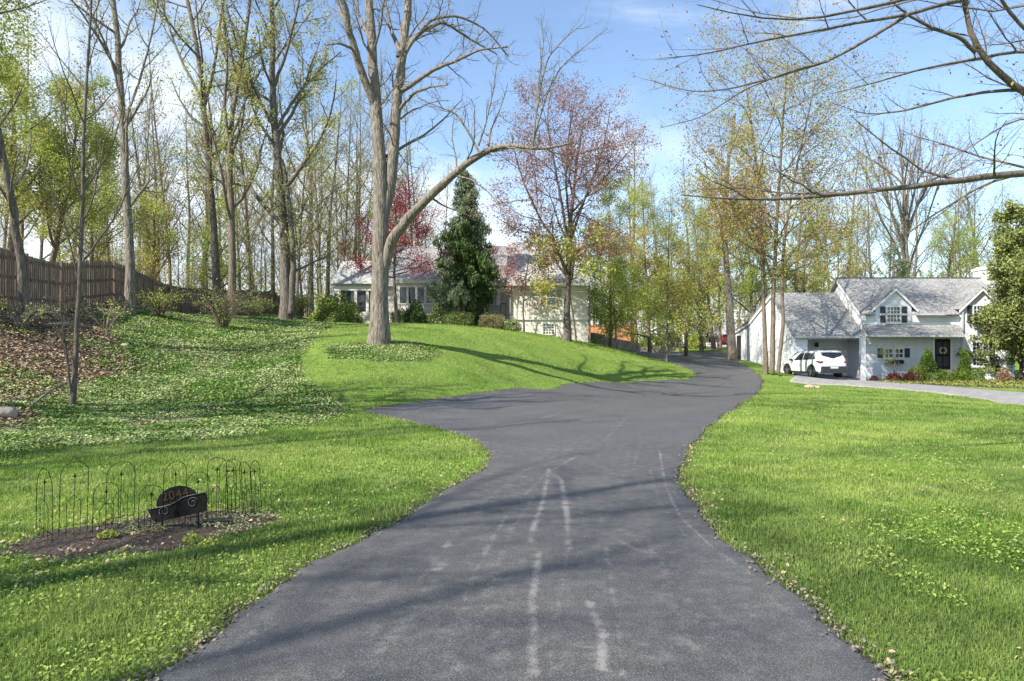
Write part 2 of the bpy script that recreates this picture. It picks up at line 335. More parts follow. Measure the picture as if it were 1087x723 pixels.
for pts, wd, amp in STK:
    q = poly_px(pts)
    for i in range(len(q)-1):
        a = q[i]; e = q[i+1]-a; tt = np.clip(((xx-a[0])*e[0]+(yy-a[1])*e[1])/(e@e+1e-9), 0, 1)
        dd = np.hypot(xx-a[0]-tt*e[0], (yy-a[1]-tt*e[1])*.6); ww = np.maximum(ww, amp*np.exp(-(dd/wd)**2))
wear[m_] = ww*(.55+.6*vnoise(xx, yy, .45, 61))*(.5+.8*vnoise(xx, yy, .09, 62))
cols = [RX, RY, RZ, wear]
# skirt down at both sides
RXs = np.c_[RX[:, :1]-.015, RX, RX[:, -1:]+.015]; RYs = np.c_[RY[:, :1], RY, RY[:, -1:]]; RZs = np.c_[RZ[:, :1]-.10, RZ, RZ[:, -1:]-.10]; Ws = np.c_[wear[:, :1], wear, wear[:, -1:]]
i_ = np.arange(RXs.size).reshape(RXs.shape); rq = np.stack([i_[:-1, :-1], i_[:-1, 1:], i_[1:, 1:], i_[1:, :-1]], -1).reshape(-1, 4)
am = bpy.data.materials.new("asphalt"); am.use_nodes = True
t = am.node_tree; L = t.links; P = t.nodes['Principled BSDF']; P.inputs['Roughness'].default_value = .62; P.inputs['Specular IOR Level'].default_value = .32
geo = t.nodes.new('ShaderNodeNewGeometry')
fine, mid, big, grit = tnoise(110, 3, .8), tnoise(9, 6, .75), tnoise(.7, 4), tnoise(30, 4, .8)
vo = t.nodes.new('ShaderNodeTexVoronoi'); vo.inputs['Scale'].default_value = 120; L.new(geo.outputs['Position'], vo.inputs['Vector'])
base = tmix(tmr(big, .3, .7), (.048,.047,.047), (.070,.068,.067)); base = tmix(tmr(mid, .45, .8), base, (.115,.113,.112))
base = tmix(tmr(vo.outputs['Distance'], .1, .55), tmix(tmr(fine, .42, .6), base, (.27,.265,.255)), base)
sp = tadd(tattr('wear'), fine, 1.8); sp = tadd(sp, mid, 1.4); sp = tadd(sp, grit, 1.2)
base = tmix(tmr(sp, 2.5, 3.15, 0, .62), base, (.31,.295,.27))
speck = t.nodes.new('ShaderNodeTexVoronoi'); speck.inputs['Scale'].default_value = 52; L.new(geo.outputs['Position'], speck.inputs['Vector'])
base = tmix(tmr(speck.outputs['Distance'], .16, .09, 0, .65), base, (.30,.29,.27))
L.new(base, P.inputs['Base Color'])
b = t.nodes.new('ShaderNodeBump'); b.inputs['Distance'].default_value = .006; b.inputs['Strength'].default_value = .8; L.new(fine, b.inputs['Height']); L.new(b.outputs[0], P.inputs['Normal'])
L.new(tmr(big, .3, .7, .55, .72), P.inputs['Roughness'])
rd = mesh_np('driveway', np.c_[RXs.ravel(), RYs.ravel(), RZs.ravel()], rq.ravel(), np.arange(len(rq))*4, [am], smooth=True, attrs={'wear': Ws.ravel()})
tag(rd, 'dark asphalt driveway with pale worn streaks winding up the hill', kind='structure')
# old grey drive in front of the white house
def sheet(poly, mat, name, dz, step=.5):
    """conforming sheet over a polygon (x,y): fan of quads between its lower and upper edges"""
    import mathutils.geometry as mg
    pts = [Vector((a, b)) for a, b in poly]; 
    x0, y0 = poly.min(0); x1, y1 = poly.max(0)
    gxs = np.arange(x0, x1, step); gys = np.arange(y0, y1, step*.6); XX, YY = np.meshgrid(gxs, gys); s = signed(poly, XX, YY)
    ins = [Vector((a, b)) for a, b in zip(XX[s < -.15], YY[s < -.15])]
    n = len(pts); vv, ee, ff, *_ = mg.delaunay_2d_cdt(pts+ins, [(i, (i+1) % n) for i in range(n)], [], 1, 1e-4)
    mb = MB(); mb.smooth = True; mb.add([(v.x, v.y, TZ(v.x, v.y)+dz) for v in vv], [tuple(f) for f in ff]); o = mb.build(name, mat); so_ = o.modifiers.new('thickness', 'SOLIDIFY'); so_.thickness = .25; so_.offset = -1; return o
old = material('old_asphalt', (.20,.195,.19), .9, (.30,.285,.27), 3, .01, 40, world=True)
tag(sheet(RD2, old, 'neighbour_drive', .035, .35), 'weathered grey drive in front of the white house', kind='structure')

# ------------------------------------------------------------------ grass blades, ivy and leaf litter (scattered meshes)
def scatter(n, d0, d1, px0, px1, pw=1.0):
    """points over the ground, denser close to the viewer's side of the garden"""
    u = rng.random(n); d = (d0**(1-pw)+u*(d1**(1-pw)-d0**(1-pw)))**(1/(1-pw)) if pw != 1 else d0*(d1/d0)**u
    a = px0+(px1-px0)*rng.random(n); return (a-CX)/FOC*d, d
BLOCK = []          # footprints without grass (x0,x1,y0,y1)
def lawn_mask(x, y):
    k = (road_out(x, y) > rng.normal(.035, .03, len(x))) & (signed(IVY, x, y) > rng.normal(.05, .1, len(x))) & (signed(BED, x, y) > rng.normal(.02, .07, len(x))) & (signed(RB, x, y) > 0) & (signed(RD2, x, y) > .02)
    k &= signed(LIT, x, y) > .1
    for b_ in BLOCK: k &= ~((x > b_[0]) & (x < b_[1]) & (y > b_[2]) & (y < b_[3]))
    return k
def vnoise(x, y, s, seed=0):
    r = np.random.default_rng(seed); T = r.random((64, 64)); X = x/s+100; Y = y/s+100; i = np.floor(X).astype(int); j = np.floor(Y).astype(int); fx = X-i; fy = Y-j; fx = fx*fx*(3-2*fx); fy = fy*fy*(3-2*fy)
    g = lambda a, b: T[a % 64, b % 64]
    return (g(i,j)*(1-fx)+g(i+1,j)*fx)*(1-fy)+(g(i,j+1)*(1-fx)+g(i+1,j+1)*fx)*fy
def blades(name, x, y, h, w_, mat, lean=.45, two=False, z0=None):
    n = len(x); z = terrain(x, y)-.012 if z0 is None else z0; a = rng.random(n)*2*math.pi; ux, uy = np.cos(a), np.sin(a)
    la = rng.random(n)*2*math.pi; lm = np.abs(rng.normal(0, lean, n)); lx, ly = np.cos(la)*lm*h, np.sin(la)*lm*h
    B = np.stack([x, y, z], -1); S = np.stack([ux*w_/2, uy*w_/2, 0*x], -1); Tp = np.stack([x+lx, y+ly, z+h*np.clip(1-lm*.45, .25, 1)], -1)
    ti = np.clip(.5+.65*(vnoise(x, y, 1.3, 3)-.5)+.5*(vnoise(x, y, .25, 4)-.5)+.45*(vnoise(x, y, 4.5, 5)-.5)+rng.normal(0, .16, n), 0, 1)
    if two:
        M = B+np.stack([lx*.35, ly*.35, h*.6], -1)
        V = np.stack([B-S, B+S, M+S*.7, M-S*.7, Tp], 1).reshape(-1, 3); b0 = np.arange(n)*5
        lo = np.stack([b0, b0+1, b0+2, b0+3, b0+3, b0+2, b0+4], -1).ravel(); st = np.stack([np.arange(n)*7, np.arange(n)*7+4], -1).ravel(); return mesh_np(name, V, lo, st, [mat], tint=np.repeat(ti, 2))
    V = np.stack([B-S, B+S, Tp], 1).reshape(-1, 3); return mesh_np(name, V, np.arange(n*3), np.arange(n)*3, [mat], tint=ti)
grass_m = material('grass', (.165,.268,.048), .7, (.275,.34,.10), .6, 0, tint=.5, spec=.12, trans=.38, world=True)
HOUSES = []
x, y = scatter(520000, 2.9, 13, -260, 1350, 1.25); k = lawn_mask(x, y); x, y = x[k], y[k]
hh = (.028+.05*rng.random(len(x))**1.5)*(.7+.9*vnoise(x, y, .5, 9)**1.5)
o = blades('lawn_grass', x, y, hh, .0035+.0009*y, grass_m, two=True); tag(o, 'short bright green grass of the near lawn', 'grass', kind='stuff')
x, y = scatter(420000, 12.5, 46, -200, 1250, 1.05); k = lawn_mask(x, y); x, y = x[k], y[k]
o = blades('lawn_grass', x, y, (.035+.05*rng.random(len(x)))*(.7+.8*vnoise(x, y, .8, 9)), .006+.0009*y, grass_m); tag(o, 'sunlit grass of the lawn farther up the slope', 'grass', kind='stuff')
# clover and broad weeds make clumps in the lawn
weed_m = material('weed_leaf', (.22,.32,.05), .55, (.33,.40,.11), 5, tint=.4, trans=.35, world=True)
def leaf_cards(name, x, y, z, s, mat, flat=.5, ar=.62, z_up=True, parent=None, mats=None, midx=None, tint=None, fold=True, hang=0.):
    """small pointed leaves: two folded faces each, loosely facing up"""
    n = len(x); a = rng.random(n)*2*math.pi; D = np.stack([np.cos(a), np.sin(a), rng.normal(0, flat, n)-hang], -1); D /= np.linalg.norm(D, axis=1)[:, None]
    W = np.stack([-np.sin(a), np.cos(a), rng.normal(0, flat, n)], -1); W /= np.linalg.norm(W, axis=1)[:, None]
    C = np.stack([x, y, z], -1); s = np.broadcast_to(s, (n,))[:, None]
    nr_ = np.cross(D, W)
    A = C-D*s*.5; E = C+D*s*.5; Lf = C+W*s*ar*.5+nr_*s*.08; R_ = C-W*s*ar*.5+nr_*s*.08
    V = np.stack([A, Lf, E, R_], 1).reshape(-1, 3); b0 = np.arange(n)*4
    if tint is None: tint = np.clip(rng.normal(.5, .22, n), 0, 1)
    if fold:
        lo = np.stack([b0, b0+2, b0+1, b0, b0+3, b0+2], -1).ravel(); st = np.arange(2*n)*3; ti = np.repeat(tint, 2); mi = None if midx is None else np.repeat(midx, 2)
    else: lo = np.stack([b0, b0+3, b0+2, b0+1], -1).ravel(); st = np.arange(n)*4; ti = tint; mi = midx
    return mesh_np(name, V, lo, st, mats or [mat], mi, tint=ti, parent=parent)
x, y = scatter(70000, 3.2, 24, -150, 1250, 1.2); k = lawn_mask(x, y) & ((vnoise(x, y, .55, 21)*.6+vnoise(x, y, 1.9, 22)*.55) > .62); x, y = x[k], y[k]
o = leaf_cards('lawn_weeds', x, y, terrain(x, y)+.015+.03*rng.random(len(x)), .022+.0016*y, weed_m); tag(o, 'broad leaved weeds and clover growing through the lawn', 'weeds', kind='stuff')
ivy_m = material('ivy_leaf', (.15,.245,.05), .6, (.33,.39,.15), .55, tint=.6, spec=.2, trans=.2, world=True, lo=.42, hi=.6)
xa, ya = scatter(520000, 9.5, 52, -180, 520, 1.0); si = signed(IVY, xa, ya); k = (si < rng.normal(-.02, .12, len(xa))) | (signed(RING, xa, ya) < rng.normal(-.02, .08, len(xa)))
dens = .25+.75*np.clip(vnoise(xa, ya, 1.1, 5)*1.6+vnoise(xa, ya, .4, 15)-.75, 0, 1); dens *= np.where(signed(LIT, xa, ya) < 0, .10+.55*(vnoise(xa, ya, 1.7, 8) > .62), 1); k &= rng.random(len(xa)) < dens
x, y = xa[k], ya[k]; zz = terrain(x, y)+.02+.09*rng.random(len(x))*vnoise(x, y, .7, 6)*np.clip(-signed(IVY, x, y)*2+.4, .3, 1)
o = leaf_cards('ivy_ground_cover', x, y, zz, .035+.0021*y, ivy_m, .45, .8, fold=False); tag(o, 'low glossy ivy covering the bank on the left', 'ground cover', kind='stuff')
dead_m = material('dead_leaf', (.27,.18,.11), .8, (.42,.31,.22), 6, tint=.6, world=True)
xa, ya = scatter(300000, 9.5, 56, -200, 430, .9); s1, s2 = signed(LIT, xa, ya), signed(LIT2, xa, ya)
k = (((s1 < rng.normal(0, .35, len(xa))) | (s2 < .3)) & (rng.random(len(xa)) < .55)) | ((signed(IVY, xa, ya) < 0) & (rng.random(len(xa)) < .02+.08*(vnoise(xa, ya, 1.5, 18) > .68)))
x, y = xa[k], ya[k]; o = leaf_cards('leaf_litter', x, y, terrain(x, y)+.02+.04*rng.random(len(x)), .05+.0022*y, dead_m, .35, .7, fold=False); tag(o, 'brown dead leaves lying on the shaded bank', 'leaf litter', kind='stuff')
# fallen leaves: scattered over the lawns, thick along the right edge of the drive, in the bed and around it
xs, ys = [], []
x, y = scatter(4200, 3, 40, 0, 1087, 1.1); k = road_out(x, y) > .1; k &= vnoise(x, y, 1.6, 31)+.3*(x > 4) > .66; xs.append(x[k]); ys.append(y[k])
y = rng.uniform(3.3, 14, 500); o_ = np.abs(rng.normal(0, .10, 500))+.02; k = vnoise(y*0, y, .8, 41)+.5*((y > 6) & (y < 11)) > .62; xs.append((roadR(y)+o_)[k]); ys.append(y[k])
y = rng.uniform(3.3, 9, 60); xs.append(roadL(y)-np.abs(rng.normal(0, .06, 60))-.01); ys.append(y)
x, y = scatter(3000, 4.9, 8, -80, 340, 1); k = (signed(BED, x, y) < .1) & (vnoise(x, y, .35, 44) > .5); xs.append(x[k]); ys.append(y[k])
x = np.concatenate(xs); y = np.concatenate(ys); pale_m = material('fallen_leaf', (.26,.17,.10), .8, (.46,.35,.25), 30, tint=.5, world=True)
o = leaf_cards('fallen_leaves', x, y, terrain(x, y)+.02+.02*rng.random(len(x)), rng.uniform(.016, .048, len(x)), pale_m, .55, .6); tag(o, 'pale curled leaves fallen on lawn, bed and drive edge', 'fallen leaves', kind='stuff')

# thin, yellowing thatch patches in the lawn
thatch_m = material('dry_thatch', (.42,.36,.17), .8, (.50,.42,.26), 3, tint=.4, trans=.2, world=True)
x, y = scatter(150000, 3, 24, -200, 1300, 1.2); k = lawn_mask(x, y) & ((vnoise(x, y, .9, 51)*.6+vnoise(x, y, .3, 52)*.4+.10*(x > 5)) > .60); x, y = x[k], y[k]
o = blades('lawn_thatch', x, y, .02+.03*rng.random(len(x)), .004+.0009*y, thatch_m, .9); tag(o, 'dry straw coloured thatch showing between the grass', 'grass', kind='stuff')
x, y = scatter(14000, 30, 46, 880, 1110, 1); k = (signed(RB, x, y) < 0) & (y < 44.3); x, y = x[k], y[k]
tag(leaf_cards('bed_ground_cover', x, y, terrain(x, y)+.03+.1*rng.random(len(x)), .12, material('ground_cover_leaf', (.20,.26,.05), .6, (.36,.36,.10), .8, tint=.5, trans=.3, world=True), .6, .5), 'low yellow green planting in the bed of the white house', 'ground cover', kind='stuff')

# crumbs of asphalt, soil and twig bits along the ragged drive edge
n = 3200; y = 3+22*rng.random(n)**1.5; side = rng.random(n) < .5; o_ = rng.normal(.02, .045, n); x = np.where(side, roadL(y)-o_, roadR(y)+o_)
crumb = material('edge_crumbs', (.10,.085,.07), .95, (.22,.19,.15), 20, tint=.5, world=True)
tag(leaf_cards('edge_debris', x, y, terrain(x, y)+.032+.01*rng.random(n), rng.uniform(.010, .032, n), crumb, .6, .8), 'crumbs and soil bits lining the ragged edge of the drive', 'debris', kind='stuff')
# ------------------------------------------------------------------ tree growing
def nrm(v): return v/(np.linalg.norm(v, axis=-1, keepdims=True)+1e-9)
def tubes(P, R, k):
    """P (N,n,3), R (N,n) -> vertices and quad loops of N tapered tubes with k sides"""
    Nn, n, _ = P.shape; T = np.gradient(P, axis=1); T = nrm(T)
    ref = np.where(np.abs(T[:, :1, 2:3]) < .85, np.array([0,0,1.]), np.array([1.,0,0])); U = nrm(np.cross(T, np.broadcast_to(ref, T.shape))); W = np.cross(T, U)
    a = np.arange(k)*2*math.pi/k; ca, sa = np.cos(a), np.sin(a)
    V = P[:, :, None]+R[:, :, None, None]*(ca[None, None, :, None]*U[:, :, None]+sa[None, None, :, None]*W[:, :, None])
    base = (np.arange(Nn)*n*k)[:, None, None]; i = np.arange(n-1)[None, :, None]; j = np.arange(k)[None, None, :]; j2 = (j+1) % k
    Q = np.stack([base+i*k+j, base+i*k+j2, base+(i+1)*k+j2, base+(i+1)*k+j], -1).reshape(-1, 4); return V.reshape(-1, 3), Q
def extend(r, p0, d, L, rad, s):
    n = s['seg']; N_ = len(p0); P = np.empty((N_, n+1, 3)); P[:, 0] = p0; p = p0.copy(); d = d.copy()
    for i in range(n):
        d = nrm(d+r.normal(0, s['wig'], (N_, 3))+np.array([0, 0, s.get('up', 0)])*(1.0 if not s.get('droop') else (i+1)/n)); p = p+d*(L/n)[:, None]; P[:, i+1] = p
    t_ = np.linspace(0, 1, n+1); return P, rad[:, None]*(1-(1-s.get('tip', .25))*t_[None])
def sprout(r, P, R, L, s):
    """children along every parent branch"""
    N_, n, _ = P.shape; k = s['k']; t0, t1 = s.get('t0', .2), s.get('t1', 1.)
    j = np.arange(k); t_ = t0+(t1-t0)*((j[None]+r.random((N_, k)))/k); f = t_*(n-1); i = np.minimum(f.astype(int), n-2); fr = (f-i)[..., None]; ar = np.arange(N_)[:, None]
    p = P[ar, i]*(1-fr)+P[ar, i+1]*fr; T = nrm(P[ar, i+1]-P[ar, i]); rr = (R[ar, i]*(1-fr[..., 0])+R[ar, i+1]*fr[..., 0])
    az = j[None]*2.4+r.random((N_, 1))*6.28+r.normal(0, .5, (N_, k)); A = np.radians(r.uniform(*s['ang'], (N_, k)))
    ref = np.where(np.abs(T[..., 2:3]) < .9, np.array([0,0,1.]), np.array([1.,0,0])); U = nrm(np.cross(T, ref)); W = np.cross(T, U)
    d = T*np.cos(A)[..., None]+(U*np.cos(az)[..., None]+W*np.sin(az)[..., None])*np.sin(A)[..., None]
    prof = s.get('prof', lambda q: 1-.55*q)((t_-t0)/(t1-t0+1e-9))
    Lc = L[:, None]*s['lr']*prof*r.uniform(.6, 1.25, (N_, k)); rc = np.minimum(rr*s.get('rr', .55), Lc*s.get('slim', .03)+.004)
    return p.reshape(-1, 3), d.reshape(-1, 3), Lc.ravel(), rc.ravel()
def resample(pts, n):
    pts = np.array(pts, float); seg = np.r_[0, np.cumsum(np.linalg.norm(np.diff(pts[:, :3], axis=0), axis=1))]; q = np.linspace(0, seg[-1], n)
    X = np.stack([np.interp(q, seg, pts[:, i]) for i in range(pts.shape[1])], -1)
    for _ in range(2): X[1:-1] = .25*X[:-2]+.5*X[1:-1]+.25*X[2:]
    return X, seg[-1]
def leaf_arrays(r, C, s, ar=.6, flat=1., hang=0.):
    n = len(C); D = nrm(r.normal(0, 1, (n, 3))*np.array([1, 1, flat])-np.array([0, 0, hang])); W = nrm(np.cross(D, r.normal(0, 1, (n, 3)))); s = s[:, None]
    V = np.stack([C-D*s*.5, C+W*s*ar*.5, C+D*s*.5, C-W*s*ar*.5], 1).reshape(-1, 3); b0 = np.arange(n)*4; return V, np.stack([b0, b0+1, b0+2, b0+3], -1)
def build_tree(name, label, cat, base, levels, seed, bark, leaf=None, skel=None, height=12, rad=.2, lean=(0, 0), leaves=0, lsize=(.08, .14), lar=.6, lspread=.15,
               group=None, split=2, kside=(10, 7, 4, 3, 3), skel_n=18, hang=0., flat=1., patchy=.35, lmats=None, flare=1.35, kids_from=0, thin=1., parts=('trunk', 'crown')):
    """a tree: tapered trunk with limbs ('trunk') and fine branches with leaves ('crown').
       skel: list of polylines [(x,y,z,r),...] in world space (level 0), or None for one grown stem"""
    r = np.random.default_rng(seed); root = thing(name, label, cat, base, group=group)
    if skel is None:
        s0 = levels[0]; P, R = extend(r, np.array([base], float)-np.array([[0, 0, .25]]), nrm(np.array([[lean[0], lean[1], 1.]])), np.array([height+.25]), np.array([rad]), s0); Ls = np.array([height])
    else:
        PR = [resample(q, skel_n) for q in skel]; A = np.array([q[0] for q in PR]); P, R = A[..., :3], A[..., 3]; Ls = np.array([q[1] for q in PR])
        P = P+r.normal(0, .012, P.shape)*np.clip(R[..., None]*8, 0, 1.5)
    if flare and skel is None: R = R*(1+(flare-1)*np.exp(-np.linspace(0, 1, R.shape[1])*22))
    if skel is not None and thin != 1: R = R*thin
    woods = []; tv = []; tq = []; off = 0
    fineV = []; fineQ = []; foff = 0
    lv = 0
    while True:
        V, Q = tubes(P, R, kside[min(lv, 4)])
        if lv < split: tv.append(V); tq.append(Q+off); off += len(V)
        else: fineV.append(V); fineQ.append(Q+foff); foff += len(V)
        if lv+1 >= len(levels): break
        p, d, Lc, rc = sprout(r, P, R, Ls, levels[lv+1]); keep = Lc > .04
        if levels[lv+1].get('cull'): keep &= levels[lv+1]['cull'](p, d)
        p, d, Lc, rc = p[keep], d[keep], Lc[keep], rc[keep]
        P, R = extend(r, p, d, Lc, rc, levels[lv+1]); Ls = Lc; lv += 1
    V = np.concatenate(tv); Q = np.concatenate(tq)
    mesh_np(parts[0], V, Q.ravel(), np.arange(len(Q))*4, [bark], smooth=True, parent=root)
    mats = [bark]+(lmats or ([leaf] if leaf else [])); Vs = []; Qs = []; mi = []; ti = []; o_ = 0
    if fineV:
        V = np.concatenate(fineV); Q = np.concatenate(fineQ); Vs.append(V); Qs.append(Q); mi.append(np.zeros(len(Q), int)); ti.append(np.full(len(Q), .5)); o_ = len(V)
    if leaves:
        tips = P[:, 1:].reshape(-1, 3); c0 = P[:, -1]
        # patchiness: clumps of the crown carry more leaves than others
        h = np.sin(c0@np.array([1.7, .9, 1.3])+seed)+np.sin(c0@np.array([-.8, 1.9, 1.1])*1.3+seed*2); wgt = np.clip(.5+h*patchy, .02, None); wgt = wgt*np.clip(Ls, .02, None)**1.3*(1 if skel is not None else 1); wgt = wgt/wgt.sum()
        ci = r.choice(len(P), leaves, p=wgt); cj = r.integers(1, P.shape[1], leaves); C = P[ci, cj]+r.normal(0, lspread, (leaves, 3))
        V, Q = leaf_arrays(r, C, r.uniform(*lsize, leaves), lar, flat, hang); Vs.append(V); Qs.append(Q+o_)
        nm = len(mats)-1; cl = (np.sin(c0[ci]@np.array([.6, 1.1, .7])+seed)*.5+.5+r.normal(0, .25, leaves)); mi.append(1+np.clip((cl*nm).astype(int), 0, nm-1)); ti.append(np.clip(.5+.25*h[ci]*.5+r.normal(0, .2, leaves), 0, 1))
    if Vs:
        V = np.concatenate(Vs); Q = np.concatenate(Qs); mesh_np(parts[1], V, Q.ravel(), np.arange(len(Q))*4, mats, np.concatenate(mi), smooth=False, tint=np.concatenate(ti), parent=root)
    return root
bark_grey = material('bark_grey', (.20,.175,.145), .9, (.085,.07,.055), 9, .06, 12, stretch=(1.6, 1.6, .35))
bark_pale = material('bark_pale', (.27,.235,.19), .9, (.10,.082,.064), 9, .07, 11, stretch=(1.6, 1.6, .35))
bark_dark = material('bark_dark', (.17,.14,.115), .9, (.075,.06,.048), 7, .02, 14, stretch=(1.6, 1.6, .4))
bark_tan = material('bark_tan', (.22,.175,.13), .9, (.11,.085,.06), 8, .04, 12, stretch=(1.6, 1.6, .35))
def leafm(n, a, b, tr=.45, tint=.5): return material(n, a, .6, b, 1.0, tint=tint, spec=.25, trans=tr)
lf_bud = leafm('bud_olive', (.26,.27,.07), (.36,.33,.13)); lf_lime = leafm('leaf_lime', (.32,.38,.07), (.42,.46,.12)); lf_green = leafm('leaf_fresh_green', (.18,.27,.05), (.27,.34,.08))
lf_gold = leafm('leaf_gold_green', (.36,.34,.07), (.42,.36,.12)); lf_red = leafm('leaf_dull_red', (.25,.115,.095), (.35,.22,.175)); lf_crim = leafm('leaf_crimson', (.34,.045,.05), (.42,.11,.10)); lf_brown = leafm('leaf_rust', (.26,.13,.08), (.36,.22,.14))
lf_spruce = leafm('needle_blue_green', (.12,.16,.09), (.23,.27,.16), .15); lf_arb = leafm('needle_olive', (.15,.19,.05), (.24,.27,.09), .2); lf_pink = leafm('blossom_pink', (.45,.20,.20), (.5,.28,.26))
lf_dark = leafm('leaf_deep_green', (.045,.09,.02), (.09,.15,.03), .25)

def px3(pts, r0, r1, dd=0.):
    """photo trace -> skeleton polyline with its own distance per point; pts (px,py,d); radii taper r0->r1"""
    n = len(pts); return [(*PP(p[0], p[1], p[2]), r0+(r1-r0)*i/(n-1)) for i, p in enumerate(pts)]
F1 = dict(seg=9, wig=.10, up=.045, k=10, t0=.25, ang=(28, 62), lr=.40)
# ---- forest prototypes
def forest(name, label, base, seed, H, rad, t0=.35, bark=bark_grey, leaves=2500, lmats=None, k1=20, lr=.30, group=None, lean=(0, 0), dens=1., ls=(.09, .2)):
    lev = [dict(seg=16, wig=.022, up=.03, tip=.12),
           dict(k=k1, t0=t0, t1=.99, ang=(30, 62), lr=lr, seg=8, wig=.09, up=.085, rr=.5, slim=.022, prof=lambda q: 1-.72*q),
           dict(k=int(10*dens), t0=.18, ang=(28, 60), lr=.42, seg=5, wig=.13, up=.05, slim=.014),
           dict(k=7, t0=.12, ang=(25, 60), lr=.48, seg=3, wig=.16, up=.03, slim=.012),
           dict(k=4, t0=.2, ang=(25, 60), lr=.5, seg=2, wig=.15, up=.02, slim=.010)]
    return build_tree(name, label, 'tree', base, lev, seed, bark, None, height=H, rad=rad, lean=lean, leaves=leaves, lmats=lmats or [lf_bud, lf_lime], lsize=ls, lspread=.25, group=group)
G_W = 'bare trees of the wood on the left'
LW = 'bare spring tree in the thin wood behind the fence'
SAPG = 'slim saplings filling the woods'
protos = [forest('forest_tree', LW, on(330, 62), 11, 27, .26, .3, leaves=1500, group=G_W), forest('forest_tree', LW, on(60, 66), 12, 24, .20, .25, bark_tan, leaves=2400, group=G_W, k1=24),
          forest('forest_tree', LW, on(215, 70), 13, 29, .30, .4, bark_pale, leaves=1000, group=G_W), forest('forest_tree', LW, on(170, 57), 14, 21, .15, .2, bark_tan, leaves=1500, group=G_W, k1=26, lr=.26)]
rf = random.Random(5)
spots = [(20,60,1),(40,75,0),(95,68,3),(105,82,2),(118,58,3),(158,66,0),(165,88,1),(182,60,3),(200,80,0),(222,64,3),(254,72,1),(268,60,3),(275,85,2),(288,68,0),(320,70,3),(335,80,1),(348,64,0),
         (362,76,3),(372,66,1),(384,82,2),(398,70,0),(412,78,3),(428,86,1),(450,80,0),(340,56,3),(312,58,3),(365,58,3),(150,78,2),(70,84,2),(0,70,0),(-40,66,1),(-80,72,2),(240,92,2),(300,95,1),(380,95,0),(442,68,3),(470,90,3)]
rf = random.Random(5)
for i, (px, d, k) in enumerate(spots):
    dup(protos[k], on(px+rf.uniform(-3, 3), d), rf.uniform(0, 6.28), (rf.uniform(.85, 1.1),)*2+(rf.uniform(.8, 1.12)*(1 if k != 3 else 1.1),), label=LW, group=G_W)
# slim dense saplings between them
def sapling(label, base, seed, H, bark, lm, leaves): return forest('sapling_tree', label, base, seed, H, .055, .12, bark, leaves, lm, k1=26, lr=.24, group=SAPG, ls=(.07, .15))
SL = 'slim twiggy sapling between the taller trunks of the woods'
sap = [sapling(SL, on(150, 60), 16, 12, bark_tan, [lf_bud, lf_lime], 2200), sapling(SL, on(250, 58), 17, 15, bark_grey, [lf_bud], 1200)]
for i in range(70):
    px, d = rf.uniform(-30, 470), rf.uniform(56, 95)
    dup(sap[i % 2], on(px, d), rf.uniform(0, 6.28), rf.uniform(.75, 1.25), label=SL, group=SAPG)
for i in range(60):
    px, d = rf.uniform(600, 1120), rf.uniform(74, 100)
    dup(sap[i % 2], on(px, d), rf.uniform(0, 6.28), rf.uniform(.55, .95), label=SL, group=SAPG)
# trees closing the view behind the two houses
G_R = 'bare trees behind the houses'; LR = 'tall bare tree behind the houses in the middle and right'
for i, (px, d, k, s) in enumerate([(660,95,0,.75),(700,88,2,.8),(745,92,1,.8),(800,84,3,.85),(832,90,0,.8),(862,78,1,.72),(885,84,2,.7),(915,78,3,.75),(1008,82,1,.8),(1035,74,0,.72),(1062,82,2,.7),(1090,72,3,.9),(1120,80,0,.8),(630,90,1,.7),(505,90,3,.72),(1160,74,1,.8),(600,98,0,.62),(985,92,3,.72),(905,76,1,.78),(928,82,0,.86),(1000,76,2,.74),(1020,84,1,.9),(1052,78,3,1.0),(1080,86,0,.85),(872,88,1,.85),(640,80,3,.8),(715,84,1,.85),(690,78,3,.7),(675,86,2,.9),(730,82,0,.9),(765,88,1,.95),(785,80,3,.95),(815,90,0,1.0),(845,80,2,.85),(895,86,2,.95),(942,88,1,.95),(968,84,0,.9),(1045,90,2,.95)]):
    dup(protos[k], on(px, d), rf.uniform(0, 6.28), s*rf.uniform(.92, 1.06), label=LR, group=G_R)
# ---- traced woodland trees on the left
Lt = lambda k=9, lr=.33, up=.08: [dict(), dict(k=k, t0=.22, t1=.98, ang=(28, 66), lr=lr, seg=8, wig=.10, up=up, slim=.024, prof=lambda q: 1-.6*q), dict(k=8, t0=.15, ang=(28, 62), lr=.42, seg=5, wig=.14, up=.04, slim=.015),
                   dict(k=6, t0=.12, ang=(25, 60), lr=.45, seg=3, wig=.16, up=.03, slim=.012), dict(k=3, t0=.2, ang=(25, 60), lr=.5, seg=2, wig=.15, slim=.011)]
def base_of(sk): x, y, z, r = sk[0][0]; return (x, y, TZ(x, y))
def traced(name, label, sk, seed, bark, levels, **kw):
    x, y, z, r_ = sk[0][0]; g_ = TZ(x, y); sk[0] = [(x, y, g_-.25, r_*1.35), (x+(sk[0][1][0]-x)*.05, y, g_+.25, r_*1.05)]+list(sk[0][1:]); return build_tree(name, label, 'tree', (x, y, g_), levels, seed, bark, skel=sk, **{'patchy': .16, 'thin': .74, **kw})
traced('leaning_tree', 'pale leaning tree in front of the fence at the left edge', [px3([(28,322,22),(22,270,21.8),(8,190,21.6),(-6,120,21.5),(-25,30,21.8),(-40,-60,22)], .19, .09), px3([(5,180,21.6),(-20,120,21),(-60,40,20)], .09, .03)], 21, bark_grey, Lt(9, .3), leaves=1200, lmats=[lf_lime, lf_bud], lsize=(.05,.10))
